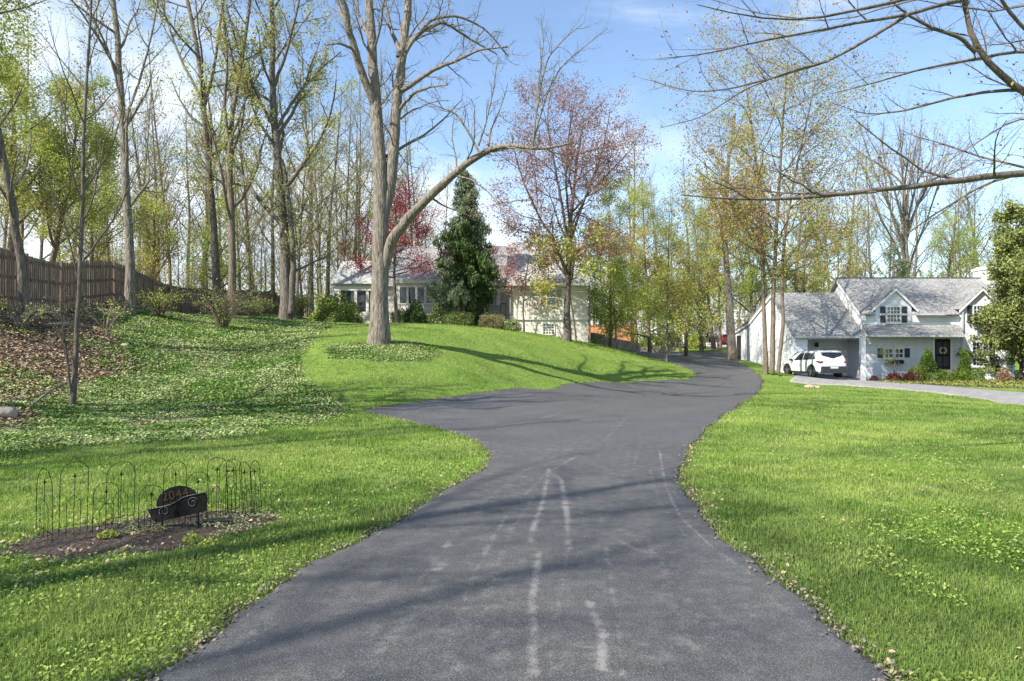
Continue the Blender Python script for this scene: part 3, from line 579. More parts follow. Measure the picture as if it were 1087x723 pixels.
traced('slender_sapling', 'thin dark sapling with two stems rising from the ivy bank', [px3([(77,432,16),(80,380,16),(84,300,16.1),(89,210,16.1),(88,130,16.1),(95,50,16.2),(98,-30,16.3),(100,-110,16.4)], .085, .02), px3([(77,430,16),(70,370,15.8),(64,330,15.7),(66,280,15.6)], .04, .012), px3([(84,300,16.1),(70,240,15.9),(45,180,15.6)], .03, .01)],
       22, bark_dark, [dict(), dict(k=15, t0=.28, t1=.97, ang=(25, 50), lr=.26, seg=8, wig=.07, up=.09, slim=.013), dict(k=8, t0=.15, ang=(20, 50), lr=.42, seg=5, wig=.10, up=.04, slim=.009), dict(k=6, t0=.1, ang=(20, 50), lr=.42, seg=3, wig=.12, slim=.008)], leaves=500, lmats=[lf_bud], lsize=(.02,.05), lspread=.03)
traced('straight_oak', 'straight pale trunked tree before the fence left of centre', [px3([(139,332,30),(138,270,30),(133,190,30),(130,110,30.2),(124,40,30.4),(118,-20,30.6),(112,-110,31)], .27, .11), px3([(130,115,30.1),(118,60,29.6),(95,10,29),(70,-40,28.5)], .08, .04), px3([(132,130,30.1),(150,80,30.6),(165,20,31),(172,-50,31.4)], .08, .04)],
       23, bark_pale, Lt(11, .30), leaves=1500, lmats=[lf_bud, lf_lime], lsize=(.06,.13))
traced('dark_oak', 'dark trunked tree with forked crown behind the fence', [px3([(231,322,43),(228,250,43),(222,180,43),(216,110,43.2),(212,60,43.5),(198,0,44),(190,-70,44.5)], .32, .12), px3([(217,115,43.2),(228,70,42.6),(236,10,42),(245,-60,41.5)], .15, .06), px3([(216,108,43.2),(190,60,44.5),(172,5,46),(160,-60,47)], .13, .05)],
       24, bark_dark, Lt(11, .30), leaves=4500, lmats=[lf_bud, lf_lime], lsize=(.09,.18))
traced('knobby_oak', 'rough knobby trunked tree right of the dark forked tree', [px3([(247,322,41),(246,250,41),(244,180,41),(243,145,41),(252,90,41.3),(264,20,41.6),(270,-60,42)], .30, .10), px3([(243,150,41),(238,110,40.6),(242,60,40),(235,0,39.6)], .14, .05), px3([(245,170,41),(258,130,41.6),(262,80,42)], .09, .04)],
       25, bark_tan, Lt(11, .27), leaves=5000, lmats=[lf_lime, lf_bud], lsize=(.09,.18))
traced('spreading_oak', 'thick double trunked tree with spreading limbs at the fence end', [px3([(304,332,42),(303,270,42),(298,200,42),(292,140,42),(288,90,42.2),(290,30,42.6),(286,-60,43)], .46, .14), px3([(293,140,42),(275,105,41.2),(255,60,40.4),(240,5,39.6)], .16, .06), px3([(294,135,42),(316,100,42.8),(338,75,43.6),(362,55,44.4)], .15, .05), px3([(290,95,42.2),(306,50,41.5),(318,0,41),(325,-60,40.6)], .14, .05), px3([(309,333,41.6),(312,270,41.6),(306,210,41.8),(300,170,42)], .26, .15)],
       26, bark_grey, Lt(12, .34), leaves=12000, lmats=[lf_gold, lf_lime, lf_bud], lsize=(.09,.18))
# green leafy trees and small growth at the far left
lush = [dict(seg=12, wig=.05, up=.03, tip=.15), dict(k=18, t0=.22, t1=.98, ang=(38, 70), lr=.42, seg=7, wig=.1, up=.05, slim=.022, prof=lambda q: 1-.6*q), dict(k=8, t0=.15, ang=(30, 65), lr=.42, seg=4, wig=.15, up=.02, slim=.015), dict(k=6, t0=.1, ang=(30, 65), lr=.5, seg=3, wig=.18, up=0, slim=.012)]
for (px, d, H, sd_, lab, n, ms) in [(10,36,14.5,31,'leafy green tree rising behind the fence at the far left',15000,[lf_lime,lf_gold]),(48,40,13,32,'second leafy green tree behind the fence, right of the leftmost',22000,[lf_green,lf_lime]),(-45,32,15,33,'leafy green tree at the left frame edge beyond the leaning trunk',20000,[lf_green,lf_lime]),
                                    (95,50,11,34,'low pale green tree behind the fence between the slender trunks',9000,[lf_lime,lf_bud]),(160,52,9,35,'small yellow green tree behind the fence, right of the straight oak',6000,[lf_gold,lf_lime]),(232,56,9,36,'small leafy tree low behind the dark forked oak',6000,[lf_lime,lf_green])]:
    build_tree('leafy_tree', lab, 'tree', on(px, d), lush, sd_, bark_tan, height=H, rad=.2, leaves=int(n*1.3), lmats=ms, lsize=(.08,.16), lspread=.25, lean=(.05, 0))
# ---- the big forked tree on the lawn
B = [px3([(403,362,27),(403,300,27),(403,250,27),(404,215,27),(404,180,27.1),(402,140,27.2),(398,110,27.3),(396,60,27.5),(391,0,27.8),(388,-60,28)], .42, .17),
     px3([(398,112,27.3),(388,88,27),(376,50,26.6),(369,30,26.4),(369,10,26.2),(360,-5,26),(350,-50,25.6)], .20, .10),
     px3([(406,235,27.1),(415,190,27.2),(419,150,27.3),(421,100,27.5),(427,60,27.8),(432,20,28.1),(436,-50,28.5)], .30, .16),
     px3([(408,285,27),(414,255,26.8),(430,235,26.4),(455,208,26),(480,186,25.6),(505,166,25.2),(525,156,24.9),(545,153,24.6),(562,158,24.3),(580,158,24),(606,152,23.7)], .26, .035)]
B2 = [px3([(421,100,27.5),(440,88,27.2),(460,74,27),(490,62,26.6),(510,52,26.2),(540,50,25.8)], .12, .03), px3([(424,72,27.7),(436,45,27.8),(458,20,28),(485,16,28.2),(515,30,28.5),(540,60,28.8)], .10, .03), px3([(422,60,27.7),(445,35,28),(470,22,28.4),(500,42,28.8),(528,58,29.2)], .12, .03),
      px3([(422,118,27.4),(440,98,27),(458,92,26.6),(475,90,26.2)], .09, .03), px3([(369,30,26.4),(360,8,26.8),(350,-30,27)], .10, .05), px3([(376,52,26.6),(360,46,26),(345,48,25.5)], .07, .02), px3([(510,165,25.1),(500,145,25.2),(484,120,25.3),(462,112,25.4),(444,104,25.5)], .06, .015),
      px3([(508,155,25.1),(516,130,25),(524,95,24.9),(528,62,24.8)], .045, .012), px3([(565,157,24.2),(568,130,24.1),(574,90,24),(582,60,23.9),(600,40,23.8),(622,22,23.7)], .05, .012), px3([(566,150,24.2),(580,100,24.3),(596,70,24.4),(620,50,24.5),(645,30,24.6)], .04, .01), px3([(568,130,24.1),(572,85,24),(577,45,23.9),(574,15,23.8)], .035, .01),
      px3([(480,186,25.6),(500,190,25.2),(520,205,24.8),(545,240,24.4)], .05, .015), px3([(455,208,26),(470,218,26.4),(500,230,26.8)], .06, .015), px3([(396,60,27.5),(392,40,28.5),(380,15,29.5),(378,-40,30)], .10, .04), px3([(427,60,27.8),(416,35,28.8),(408,0,29.5),(405,-50,30)], .12, .04)]
x, y, z, r_ = B[0][0]; g_ = TZ(x, y); B[0] = [(x-.03, y, g_-.3, .62), (x, y, g_+.12, .50), (x, y, g_+.5, .44)]+B[0][1:]
tw = [dict(), dict(k=13, t0=.25, t1=1., ang=(30, 75), lr=.27, seg=8, wig=.17, up=.09, slim=.016, prof=lambda q: 1-.4*q, cull=lambda p, d: (p[:, 2] > 8.2)), dict(k=7, t0=.15, ang=(30, 65), lr=.42, seg=5, wig=.18, up=.05, slim=.013), dict(k=6, t0=.15, ang=(30, 60), lr=.45, seg=3, wig=.18, up=.03, slim=.012), dict(k=3, t0=.15, ang=(30, 60), lr=.5, seg=2, wig=.18, slim=.012)]
big = build_tree('lawn_tree', 'big grey tree forking into two stems and one long side limb on the lawn', 'tree', (x, y, g_), tw, 41, bark_pale, skel=B+B2, thin=.86, kside=(12, 6, 4, 3, 3), split=1, leaves=300, lmats=[lf_bud], lsize=(.03,.07), lspread=.03, skel_n=26)
# ---- dull red maple right of the middle
M = [px3([(602,360,43),(602,320,43),(604,285,43),(604,250,43),(608,215,43),(612,170,43),(620,125,43)], .33, .06), px3([(600,290,43),(592,262,42.5),(575,235,42),(560,205,41.5),(548,170,41),(542,140,40.8)], .14, .03), px3([(604,262,43),(612,235,43.6),(625,200,44),(640,160,44.5),(648,115,45)], .15, .04),
     px3([(604,258,43),(596,215,43.4),(588,170,44),(580,130,44.5),(585,95,45)], .14, .04), px3([(606,275,43),(620,262,42.5),(645,262,42),(668,265,41.5)], .09, .025), px3([(602,295,43),(580,262,43),(560,240,43.2),(540,235,43.5)], .08, .02), px3([(608,225,43),(630,200,42),(655,175,41.5),(678,150,41)], .10, .025),px3([(605,240,43),(600,190,41.5),(604,140,40.5),(612,95,40)], .11, .03)]
mp_ = [dict(), dict(k=13, t0=.22, ang=(35, 75), lr=.46, seg=7, wig=.13, up=.03, slim=.02), dict(k=7, t0=.15, ang=(30, 65), lr=.45, seg=4, wig=.15, up=.02, slim=.014), dict(k=5, t0=.15, ang=(30, 60), lr=.5, seg=3, wig=.16, up=.02, slim=.012)]
traced('red_maple', 'wide maple with sparse dull red leaves before the cream house corner', M, 51, bark_dark, mp_, thin=.72, leaves=36000, lmats=[lf_red, lf_brown, lf_red], lsize=(.065,.14), lspread=.2, patchy=.12)
# ---- crimson japanese maple by the porch roof
jm = [dict(seg=8, wig=.1, up=.02, tip=.3), dict(k=12, t0=.3, ang=(45, 80), lr=.62, seg=6, wig=.14, up=.04, slim=.03, prof=lambda q: 1-.45*q), dict(k=7, t0=.2, ang=(30, 60), lr=.45, seg=4, wig=.15, slim=.02), dict(k=5, t0=.15, ang=(30, 60), lr=.5, seg=3, wig=.15, slim=.015)]
x, y, z = on(422, 45.2); build_tree('crimson_maple', 'small crimson leaved maple beside the big lawn tree and the porch', 'tree', (x, y, z), [jm[0], dict(jm[1], t0=.38, ang=(50, 88), lr=.52, k=16)]+jm[2:], 52, bark_dark, height=8.2, rad=.13, patchy=.12, leaves=13000, lmats=[lf_crim], lsize=(.07,.14), lspread=.2)
x, y, z = on(556, 44.5); build_tree('blossom_tree', 'small pink flowering tree standing left of the red maple', 'tree', (x, y, z), jm, 53, bark_dark, height=6.2, rad=.07, leaves=2600, lmats=[lf_pink, lf_red], lsize=(.10,.18), lspread=.2)
# ---- weeping spruce
sp_ = [dict(seg=12, wig=.02, up=.05, tip=.1), dict(k=74, t0=.20, t1=.99, ang=(70, 100), lr=.225, seg=6, wig=.06, up=-.10, slim=.016, prof=lambda q: 1.0-.8*q**1.5), dict(k=13, t0=.12, ang=(50, 95), lr=.45, seg=4, wig=.10, up=-.35, slim=.008)]
x, y, z = on(492, 46.6); build_tree('weeping_spruce', 'tall dark weeping spruce before the bay window', 'tree', (x, y, z), sp_, 61, bark_dark, height=10.6, rad=.2, leaves=42000, lmats=[lf_spruce, lf_spruce, lf_dark], lsize=(.18,.36), patchy=.1, lar=.22, lspread=.10, hang=1.3, flat=.6)
# ---- yellow green small tree behind the red maple, at the house wall
x, y, z = on(612, 45.0); build_tree('lime_tree', 'small yellow green tree at the cream house corner', 'tree', (x, y, z), [jm[0], dict(jm[1], t0=.55)]+jm[2:], 62, bark_tan, height=6.8, rad=.06, leaves=3600, lmats=[lf_gold, lf_lime], lsize=(.12,.24), lspread=.22)
# ---- green grove in the middle
conf = [dict(seg=14, wig=.03, up=.04, tip=.12), dict(k=34, t0=.10, t1=.98, ang=(55, 88), lr=.30, seg=6, wig=.10, up=.03, slim=.018, prof=lambda q: 1-.78*q), dict(k=8, t0=.15, ang=(35, 75), lr=.42, seg=4, wig=.14, slim=.012), dict(k=4, t0=.15, ang=(30, 60), lr=.5, seg=3, wig=.15, slim=.01)]
for (px, d, H, rad, sd_, lab, n, ms, lev) in [
    (648,50,12.5,.13,71,'tall light green tree above the orange wall, left in the grove',17000,[lf_lime,lf_green],conf),
    (690,56,14.5,.16,72,'pale lime tree behind the stone walls in the grove',15000,[lf_lime,lf_gold],conf),
    (672,60,17,.16,73,'tallest lime green tree of the middle grove',13000,[lf_lime,lf_gold],conf),
    (708,44,10.5,.085,74,'thin dark trunked young tree at the lawn edge beside the drive',6000,[lf_lime,lf_gold],conf),
    (745,66,14,.18,75,'yellow green tree beyond the drive behind the pole',16000,[lf_lime,lf_bud],lush),
    (655,47,5.2,.06,76,'low bright green bushy tree before the orange wall',5200,[lf_lime,lf_green],jm),
    (722,62,7.5,.10,77,'low green tree with rounded crown behind the upper drive',14000,[lf_green,lf_lime],lush),
    (757,70,13,.2,78,'dull green tree standing in front of the far grey roofed house',12000,[lf_green,lf_bud],lush),
    (800,64,13,.2,79,'dense green tree behind the garage gable',20000,[lf_green,lf_lime],lush),
    (850,66,12,.2,80,'gold green tree rising behind the garage roof',16000,[lf_gold,lf_green],lush),
    (885,70,12.5,.2,81,'olive tree behind the garage ridge, next to the main roof',12000,[lf_gold,lf_bud],lush),
    (1012,66,13,.2,82,'light green tree behind the main roof near the chimney',13000,[lf_green,lf_lime],lush)]:
    build_tree('grove_tree', lab, 'tree', on(px, d), lev, sd_, bark_dark if sd_ in (74, 76) else bark_tan, height=H, rad=rad, leaves=int(n*1.5), lmats=ms, lsize=(.07,.145), lspread=.22)
# big trunk at the bend, clump by the garage
traced('roadside_tree', 'thick bare trunked tree at the left end of the white garage', [px3([(777,386,52),(776,340,52),(771,280,52),(768,230,52),(772,180,52.3),(780,120,52.6)], .42, .12), px3([(769,240,52),(755,205,51.5),(748,170,51)], .15, .05), px3([(770,250,52),(790,215,52.6),(805,180,53)], .14, .05)],
       83, bark_pale, Lt(12, .32, .04), leaves=9000, lmats=[lf_gold, lf_lime], lsize=(.09,.18))
C3 = [px3([(813,394,39.6),(811,340,39.6),(810,290,39.6),(808,240,39.8),(803,180,40),(798,130,40.2),(790,80,40.4)], .17, .05), px3([(820,396,39.3),(820,340,39.3),(822,290,39.3),(824,240,39.3),(828,180,39.3),(832,120,39.3),(836,65,39.3)], .20, .05), px3([(826,396,39),(832,340,38.9),(829,290,38.9),(834,240,38.8),(845,180,38.6),(856,130,38.4),(866,85,38.2)], .15, .04), px3([(821,300,39.3),(806,255,38.8),(785,220,38.3),(762,200,37.8)], .09, .02), px3([(830,285,38.9),(850,255,38.4),(880,240,37.9),(910,235,37.4)], .08, .02)]
traced('clump_maple', 'three stemmed tree with gold green and rusty leaves before the garage', C3, 84, bark_tan, [dict(), dict(k=18, t0=.3, ang=(38, 78), lr=.38, seg=7, wig=.12, up=.03, slim=.02, prof=lambda q: 1-.3*q), dict(k=7, t0=.15, ang=(30, 65), lr=.45, seg=4, wig=.15, slim=.014), dict(k=5, t0=.15, ang=(30, 60), lr=.5, seg=3, wig=.16, slim=.012)],
       leaves=52000, lmats=[lf_gold, lf_lime, lf_gold, lf_brown], lsize=(.06,.14), lspread=.3, patchy=.15)
# vase shaped bare tree behind the white house
vase = [px3([(965,330,68),(962,285,68),(961,262,68),(959,230,68)], .40, .20)]
for k in (-11,-8.5,-6,-4,-2,-.5,1.5,3.5,6,8.5,11,13.5):
    y0_ = rf.uniform(228, 300); vase.append(px3([(961+rf.uniform(-2,2),y0_,68),(961+k*.7,y0_-28,68+k*.1),(960+k*2.4+rf.uniform(-5,5),y0_-68,68+k*.25+rf.uniform(-.6,.6)),(960+k*4.2+rf.uniform(-8,8),160+abs(k)*2,68+k*.2+rf.uniform(-1,1)),(960+k*6+rf.uniform(-9,9),118+abs(k)*3+rf.uniform(-8,10),68+k*.3)], rf.uniform(.09,.16), .02))
x, y, z, r_ = vase[0][0]; build_tree('vase_tree', 'bare vase shaped tree with many upright stems behind the white house', 'tree', (x, y, TZ(x, y)), [dict(), dict(k=10, t0=.3, ang=(12, 38), lr=.36, seg=6, wig=.07, up=.10, slim=.016), dict(k=7, t0=.1, ang=(18, 45), lr=.45, seg=4, wig=.1, up=.05, slim=.012), dict(k=4, t0=.1, ang=(18, 45), lr=.5, seg=3, wig=.1, slim=.012)], 85, bark_pale,
       skel=[[(x, y, TZ(x, y)-.3, .5)]+vase[0][1:]]+vase[1:], leaves=4500, lmats=[lf_gold, lf_brown], lsize=(.08,.16))
# evergreens on the right
arb = [dict(seg=10, wig=.02, up=.05, tip=.1), dict(k=60, t0=.03, t1=.98, ang=(40, 75), lr=.30, seg=5, wig=.08, up=.03, slim=.016, prof=lambda q: 1.05-.85*q**1.6), dict(k=10, t0=.25, ang=(30, 60), lr=.42, seg=3, wig=.12, slim=.01)]
for (px, d, H, sd_, lab, n, ms) in [(1086,42.5,11.2,91,'broad olive green evergreen hiding the right end of the white house',42000,[lf_arb, lf_arb]),(1125,39,10.2,92,'second olive evergreen cut by the right frame edge',30000,[lf_arb, lf_arb]),(1150,46,11,93,'olive evergreen outside the right frame edge',14000,[lf_arb, lf_arb])]:
    build_tree('olive_evergreen', lab, 'tree', on(px, d), arb, sd_, bark_dark, height=H, rad=.2, leaves=n, lmats=ms, lsize=(.11,.24), lar=.5, lspread=.14, hang=.3)
build_tree('dark_pine', 'dark pine behind the main roof of the white house', 'tree', on(948, 62), conf, 94, bark_dark, height=10.6, rad=.22, leaves=16000, lmats=[lf_dark, lf_spruce], lsize=(.12,.26), lar=.3, lspread=.2)
build_tree('dark_pine', 'narrow dark conifer seen through the red and lime trees above the drive', 'tree', on(742, 76), conf, 95, bark_dark, height=9, rad=.22, leaves=9000, lmats=[lf_dark], lsize=(.12,.26), lar=.3, lspread=.2)
# ---- oak off the right side whose branches hang into the picture
R10 = lambda pts, a, b: px3(pts, a, b)
OV = [[(11.6, 10.2, TZ(11.6, 10.2)-.3, .42), (11.5, 10.2, 1.5, .34), (11.3, 10.2, 4, .30), (11.2, 10.3, 7, .24), (11.0, 10.4, 10, .15)],
      R10([(1350,185,10.2),(1200,182,10),(1087,183,9.6),(1030,190,9.4),(970,197,9.2),(900,206,9.1),(840,211,9),(780,213,8.9),(725,207,8.8)], .085, .010),
      R10([(930,204,9.1),(880,206,9.2),(830,205,9.4),(780,199,9.6),(735,202,9.8)], .022, .006),
      R10([(1345,190,10.2),(1200,150,10.2),(1130,118,10),(1087,100,9.9),(1060,78,9.8),(1035,55,9.7),(1027,30,9.7),(1024,0,9.7),(1020,-50,9.7)], .085, .03),
      R10([(1035,55,9.7),(1020,40,9.6),(990,30,9.5),(965,17,9.4),(945,0,9.3)], .04, .015),
      R10([(1026,0,9.7),(1000,4,9.4),(960,17,9.2),(910,24,9),(850,36,8.8),(800,45,8.6),(750,58,8.5),(700,62,8.4)], .04, .006),
      R10([(965,15,9.2),(925,40,9.3),(880,65,9.4),(830,80,9.6),(770,96,9.8),(730,98,9.9),(690,85,10)], .032, .006),
      R10([(880,65,9.4),(840,75,9.4),(790,95,9.4),(745,125,9.4),(700,136,9.4)], .02, .005),
      R10([(1345,120,10.2),(1200,70,10.6),(1087,52,10.6),(1040,62,10.4),(980,72,10.2),(930,88,10),(880,100,9.8)], .05, .006),
      R10([(1080,95,9.9),(1050,97,10),(1010,104,10.1),(960,118,10.2),(920,122,10.3),(880,108,10.4)], .035, .006),
      R10([(1340,60,10.2),(1180,0,9.5),(1087,-15,9),(1000,-8,8.6),(930,5,8.2),(870,22,8),(800,22,7.8),(740,5,7.6)], .05, .006),
      R10([(1340,210,10.2),(1200,170,9.3),(1110,130,9),(1087,118,8.9),(1040,150,8.8),(1000,175,8.7)], .03, .005),
      R10([(1345,150,10.2),(1250,120,9.9),(1120,60,9.4),(1075,20,9.2),(1050,-20,9.1)], .05, .02)]
ot = [dict(), dict(k=15, t0=.30, ang=(20, 62), cull=lambda p, d: (d[:, 2] > -.22), lr=.20, seg=7, wig=.11, up=.03, slim=.008, prof=lambda q: 1.1-.5*q), dict(k=9, t0=.12, ang=(25, 60), lr=.42, seg=4, wig=.13, up=.04, slim=.007), dict(k=4, t0=.15, ang=(25, 60), lr=.5, seg=3, wig=.15, slim=.007)]
build_tree('overhanging_oak', 'oak off to the right whose long bare branches hang over the top right', 'tree', (11.6, 10.2, TZ(11.6, 10.2)), ot, 96, bark_dark, skel=OV, thin=.78, leaves=1500, lmats=[lf_brown, lf_red, lf_bud], lsize=(.025,.065), lspread=.05, kside=(8, 5, 3, 3, 3), split=1, skel_n=24, patchy=.5)
# ---- trees standing outside the left of the picture; their trunks and limbs throw the long shadows over the drive
G_S = 'bare trees outside the left of the picture'; LS = 'bare tree outside the left frame edge, seen by its long shadow'
ps = forest('shade_tree', LS, (-17.5, 1.5, TZ(-17.5, 1.5)), 15, 21, .22, .3, bark_grey, 300, group=G_S, dens=.6)
for (x, y, rz, s) in [(-14.5,-6.5,1,.95),(-21,5.5,2,1.05),(-24,-1,4.2,1.1),(-17,9.5,5,.8),(-27,12,.5,1),(-13.2,12.6,3.7,.92),(-11.5,-8.5,1.9,.95),(-12.7,-2.3,4.4,.9)]: dup(ps, (x, y, TZ(x, y)), rz, s, label=LS, group=G_S)

# ---- far woods closing the horizon: one mass
r = np.random.default_rng(99); n = 60000; px = r.uniform(-900, 2000, n); d = r.uniform(105, 165, n); X = (px-CX)/FOC*d; Hh = 5+4*vnoise(X, d*0, 9, 1)+np.where(px > 560, 5.5, 0)+3*vnoise(X, d, 4, 2); C = np.stack([X, d, terrain(X, d)+Hh*r.random(n)**.75], -1)
V, Q = leaf_arrays(r, C, r.uniform(.35, .9, n), .6); k = 500; px = r.uniform(-900, 2000, k); d2 = r.uniform(105, 160, k); X2 = (px-CX)/FOC*d2; b0 = np.stack([X2, d2, terrain(X2, d2)-.3], -1)
P_, R_ = extend(r, b0, nrm(np.c_[r.normal(0, .05, (k, 2)), np.ones(k)]), r.uniform(7, 15, k), r.uniform(.1, .22, k), dict(seg=6, wig=.05, up=.03, tip=.1)); V2, Q2 = tubes(P_, R_, 5)
tag(mesh_np('far_woods', np.concatenate([V, V2]), np.concatenate([Q, Q2+len(V)]).ravel(), np.arange(len(Q)+len(Q2))*4, [lf_bud, lf_green, lf_gold, bark_grey], np.concatenate([r.integers(0, 3, n), np.full(len(Q2), 3)]), tint=np.concatenate([np.clip(r.normal(.5, .2, n), 0, 1), np.full(len(Q2), .5)])), 'far wood of mixed spring trees closing the horizon', 'woods', kind='stuff')
# ------------------------------------------------------------------ house materials
m_wht = material('white_paint', (.74,.76,.78), .6, (.64,.66,.68), 2.2, .03, 5, kind='lap')
m_trim = material('white_trim', (.80,.81,.82), .5, (.74,.75,.76), 4)
m_cream = material('cream_brick_paint', (.66,.62,.54), .75, (.56,.52,.44), 2.2, .03, 4.2, kind='lap')
m_ctrim = material('cream_trim', (.72,.69,.62), .6, (.64,.61,.55), 4)
m_shg = material('grey_shingle', (.18,.178,.172), .9, (.33,.325,.315), 9, .02, 4, lo=.4, hi=.6, detail=8)
m_shp = material('pale_shingle', (.30,.295,.28), .9, (.42,.41,.39), 7, .02, 9, detail=8)
m_shd = material('dark_shingle', (.20,.195,.19), .9, (.32,.31,.30), 8, .02, 9, detail=8)
m_glass = material('window_glass', (.018,.022,.028), .06, (.05,.06,.075), 1.5, spec=.9)
m_shut = material('shutter_slate', (.045,.05,.062), .6, (.07,.075,.09), 9)
m_shutc = material('shutter_putty', (.42,.36,.27), .6, (.36,.31,.24), 9)
m_black = material('black_paint', (.012,.012,.014), .4, (.02,.02,.022), 9)
m_gut = material('gutter_grey', (.52,.53,.54), .5, (.44,.45,.46), 6)
m_dgut = material('downspout_taupe', (.24,.215,.19), .5, (.20,.18,.16), 6)
m_door = material('garage_door_white', (.60,.60,.58), .6, (.54,.54,.52), 4)
m_metal = material('flashing_grey', (.12,.125,.13), .5, (.09,.09,.10), 5)
m_stone = material('field_stone', (.24,.20,.165), .9, (.36,.31,.26), 2.4, .04, 5)
m_orange = material('terracotta_wall', (.60,.28,.15), .85, (.52,.22,.11), 1.5, .01, 5, kind='brick')
def XZ(px, py, d): x, y, z = PP(px, py, d); return x, z
def win(root, x0, x1, z0, z1, yf, nx=1, nz=2, frame=None, name='window', fw=.07, mull=.035, sill=True, glass=None, meet=True):
    """sash window standing proud of a wall whose face is at y = yf (facing the viewer): frame with muntins, pane behind"""
    frame = frame or m_trim; m = MB(); d0, d1 = yf-.05, yf+.02
    m.box(x0-fw, x0, d0, d1, z0-fw, z1+fw); m.box(x1, x1+fw, d0, d1, z0-fw, z1+fw); m.box(x0, x1, d0, d1, z1, z1+fw); m.box(x0, x1, d0, d1, z0-fw, z0)
    for i in range(1, nx): xx = x0+(x1-x0)*i/nx; m.box(xx-mull/2, xx+mull/2, d0+.012, d1-.02, z0, z1)
    for i in range(1, nz):
        zz = z0+(z1-z0)*i/nz; mm = mull*(1.7 if meet and i*2 == nz else 1); m.box(x0, x1, d0+.016, d1-.024, zz-mm/2, zz+mm/2)
    o = m.build(name, frame, root); g_ = MB(); g_.box(x0, x1, yf-.012, yf+.01, z0, z1); g_.build('pane', glass or m_glass, o)
    if sill: s_ = MB(); s_.box(x0-fw-.04, x1+fw+.04, yf-.11, yf-.002, z0-fw-.06, z0-fw); s_.build('sill', frame, o)
    return o
def shutter(root, x0, x1, z0, z1, yf, mat):
    m = MB(); m.box(x0, x0+.05, yf-.045, yf-.003, z0, z1); m.box(x1-.05, x1, yf-.045, yf-.003, z0, z1)
    for zz in (z0, (z0+z1)/2-.03, z1-.06): m.box(x0+.05, x1-.05, yf-.045, yf-.003, zz, zz+.06)
    n = max(3, int((z1-z0)/.07))
    for i in range(n): zz = z0+.06+(z1-z0-.12)*i/n; m.add([(x0+.05,yf-.04,zz),(x1-.05,yf-.04,zz),(x1-.05,yf-.012,zz+.06),(x0+.05,yf-.012,zz+.06)], [(0,1,2,3)])
    m.box(x0+.05, x1-.05, yf-.01, yf-.003, z0, z1)
    return m.build('shutter', mat, root)

# ------------------------------------------------------------------ white house
YF = 45.0                                     # main front wall
gz = -.42
H = thing('white_house', 'white two storey house with grey roof, dormers and black front door', 'house', (26, YF, TZ(26, YF)))
XL0 = 18.45; XG = 23.15; XM = 32.9            # garage left wall, main left gable, right end
def zy(py, d): return CAMZ-(py-HOR)/FOC*d
def xp(px, d): return (px-CX)/FOC*d
# main block: gable-ended, front eave, ridge, rear eave
ze, zr, yr = zy(331.5, YF), zy(296, 48.2), 48.2
prof = [(YF, gz), (YF, ze), (yr, zr-.12), (51.4, ze), (51.4, gz)]
m = MB(); m.prism(prof, 0, XG, XM); m.build('wall', m_wht, H)
m = MB()
sk_ = (zr+.06-ze+.16)/(yr-YF+.35); zc_ = ze-.16+sk_*.37
for a_, b_ in ((XG-.25, xp(927.5, YF-.06)-.1), (xp(969.5, YF-.06)+.1, xp(1020.5, YF-.32)-.1), (xp(1062, YF-.32)+.1, XM+.3)): m.slab([(a_, YF-.35, ze-.16), (b_, YF-.35, ze-.16), (b_, YF+.02, zc_), (a_, YF+.02, zc_)], .12)
m.slab([(XG-.25, YF+.02, zc_), (XM+.3, YF+.02, zc_), (XM+.3, yr, zr+.06), (XG-.25, yr, zr+.06)], .12)
m.slab([(XG-.25, 51.75, ze-.16), (XM+.3, 51.75, ze-.16), (XM+.3, yr+.002, zr+.06), (XG-.25, yr+.002, zr+.06)], .12)
rf_main = m.build('roof', m_shg, H)
m = MB(); m.box(XG-.25, XM+.3, yr-.09, yr+.09, zr+.05, zr+.10); m.build('ridge_cap', m_metal, rf_main)
m = MB()     # white rake boards on the left gable, running on down to the porch eave
def rake(x0, x1, ya, za, yb, zb, h=.26, dz=-.14): m.add([(x0,ya,za+dz),(x1,ya,za+dz),(x1,yb,zb+dz),(x0,yb,zb+dz),(x0,ya,za+dz-h),(x1,ya,za+dz-h),(x1,yb,zb+dz-h),(x0,yb,zb+dz-h)], [(0,1,2,3),(4,7,6,5),(0,4,5,1),(1,5,6,2),(2,6,7,3),(3,7,4,0)])
rake(XG-.24, XG-.02, YF-.33, ze-.14, yr, zr+.06); rake(XM+.02, XM+.26, YF-.33, ze-.14, yr, zr+.06)
m.build('rake_board', m_trim, H)
# right bay of the front, flush dormer wall standing 0.3 m forward
XB = xp(1022, YF-.3)
m = MB(); m.box(XB, XM+.002, YF-.3, YF+.1, gz, ze-.02); m.build('wall', m_wht, H)
# gutter along the upper eave
m = MB(); m.box(xp(931, YF), xp(1000, YF), YF-.48, YF-.36, ze-.22, ze-.10); m.build('gutter', m_gut, H)
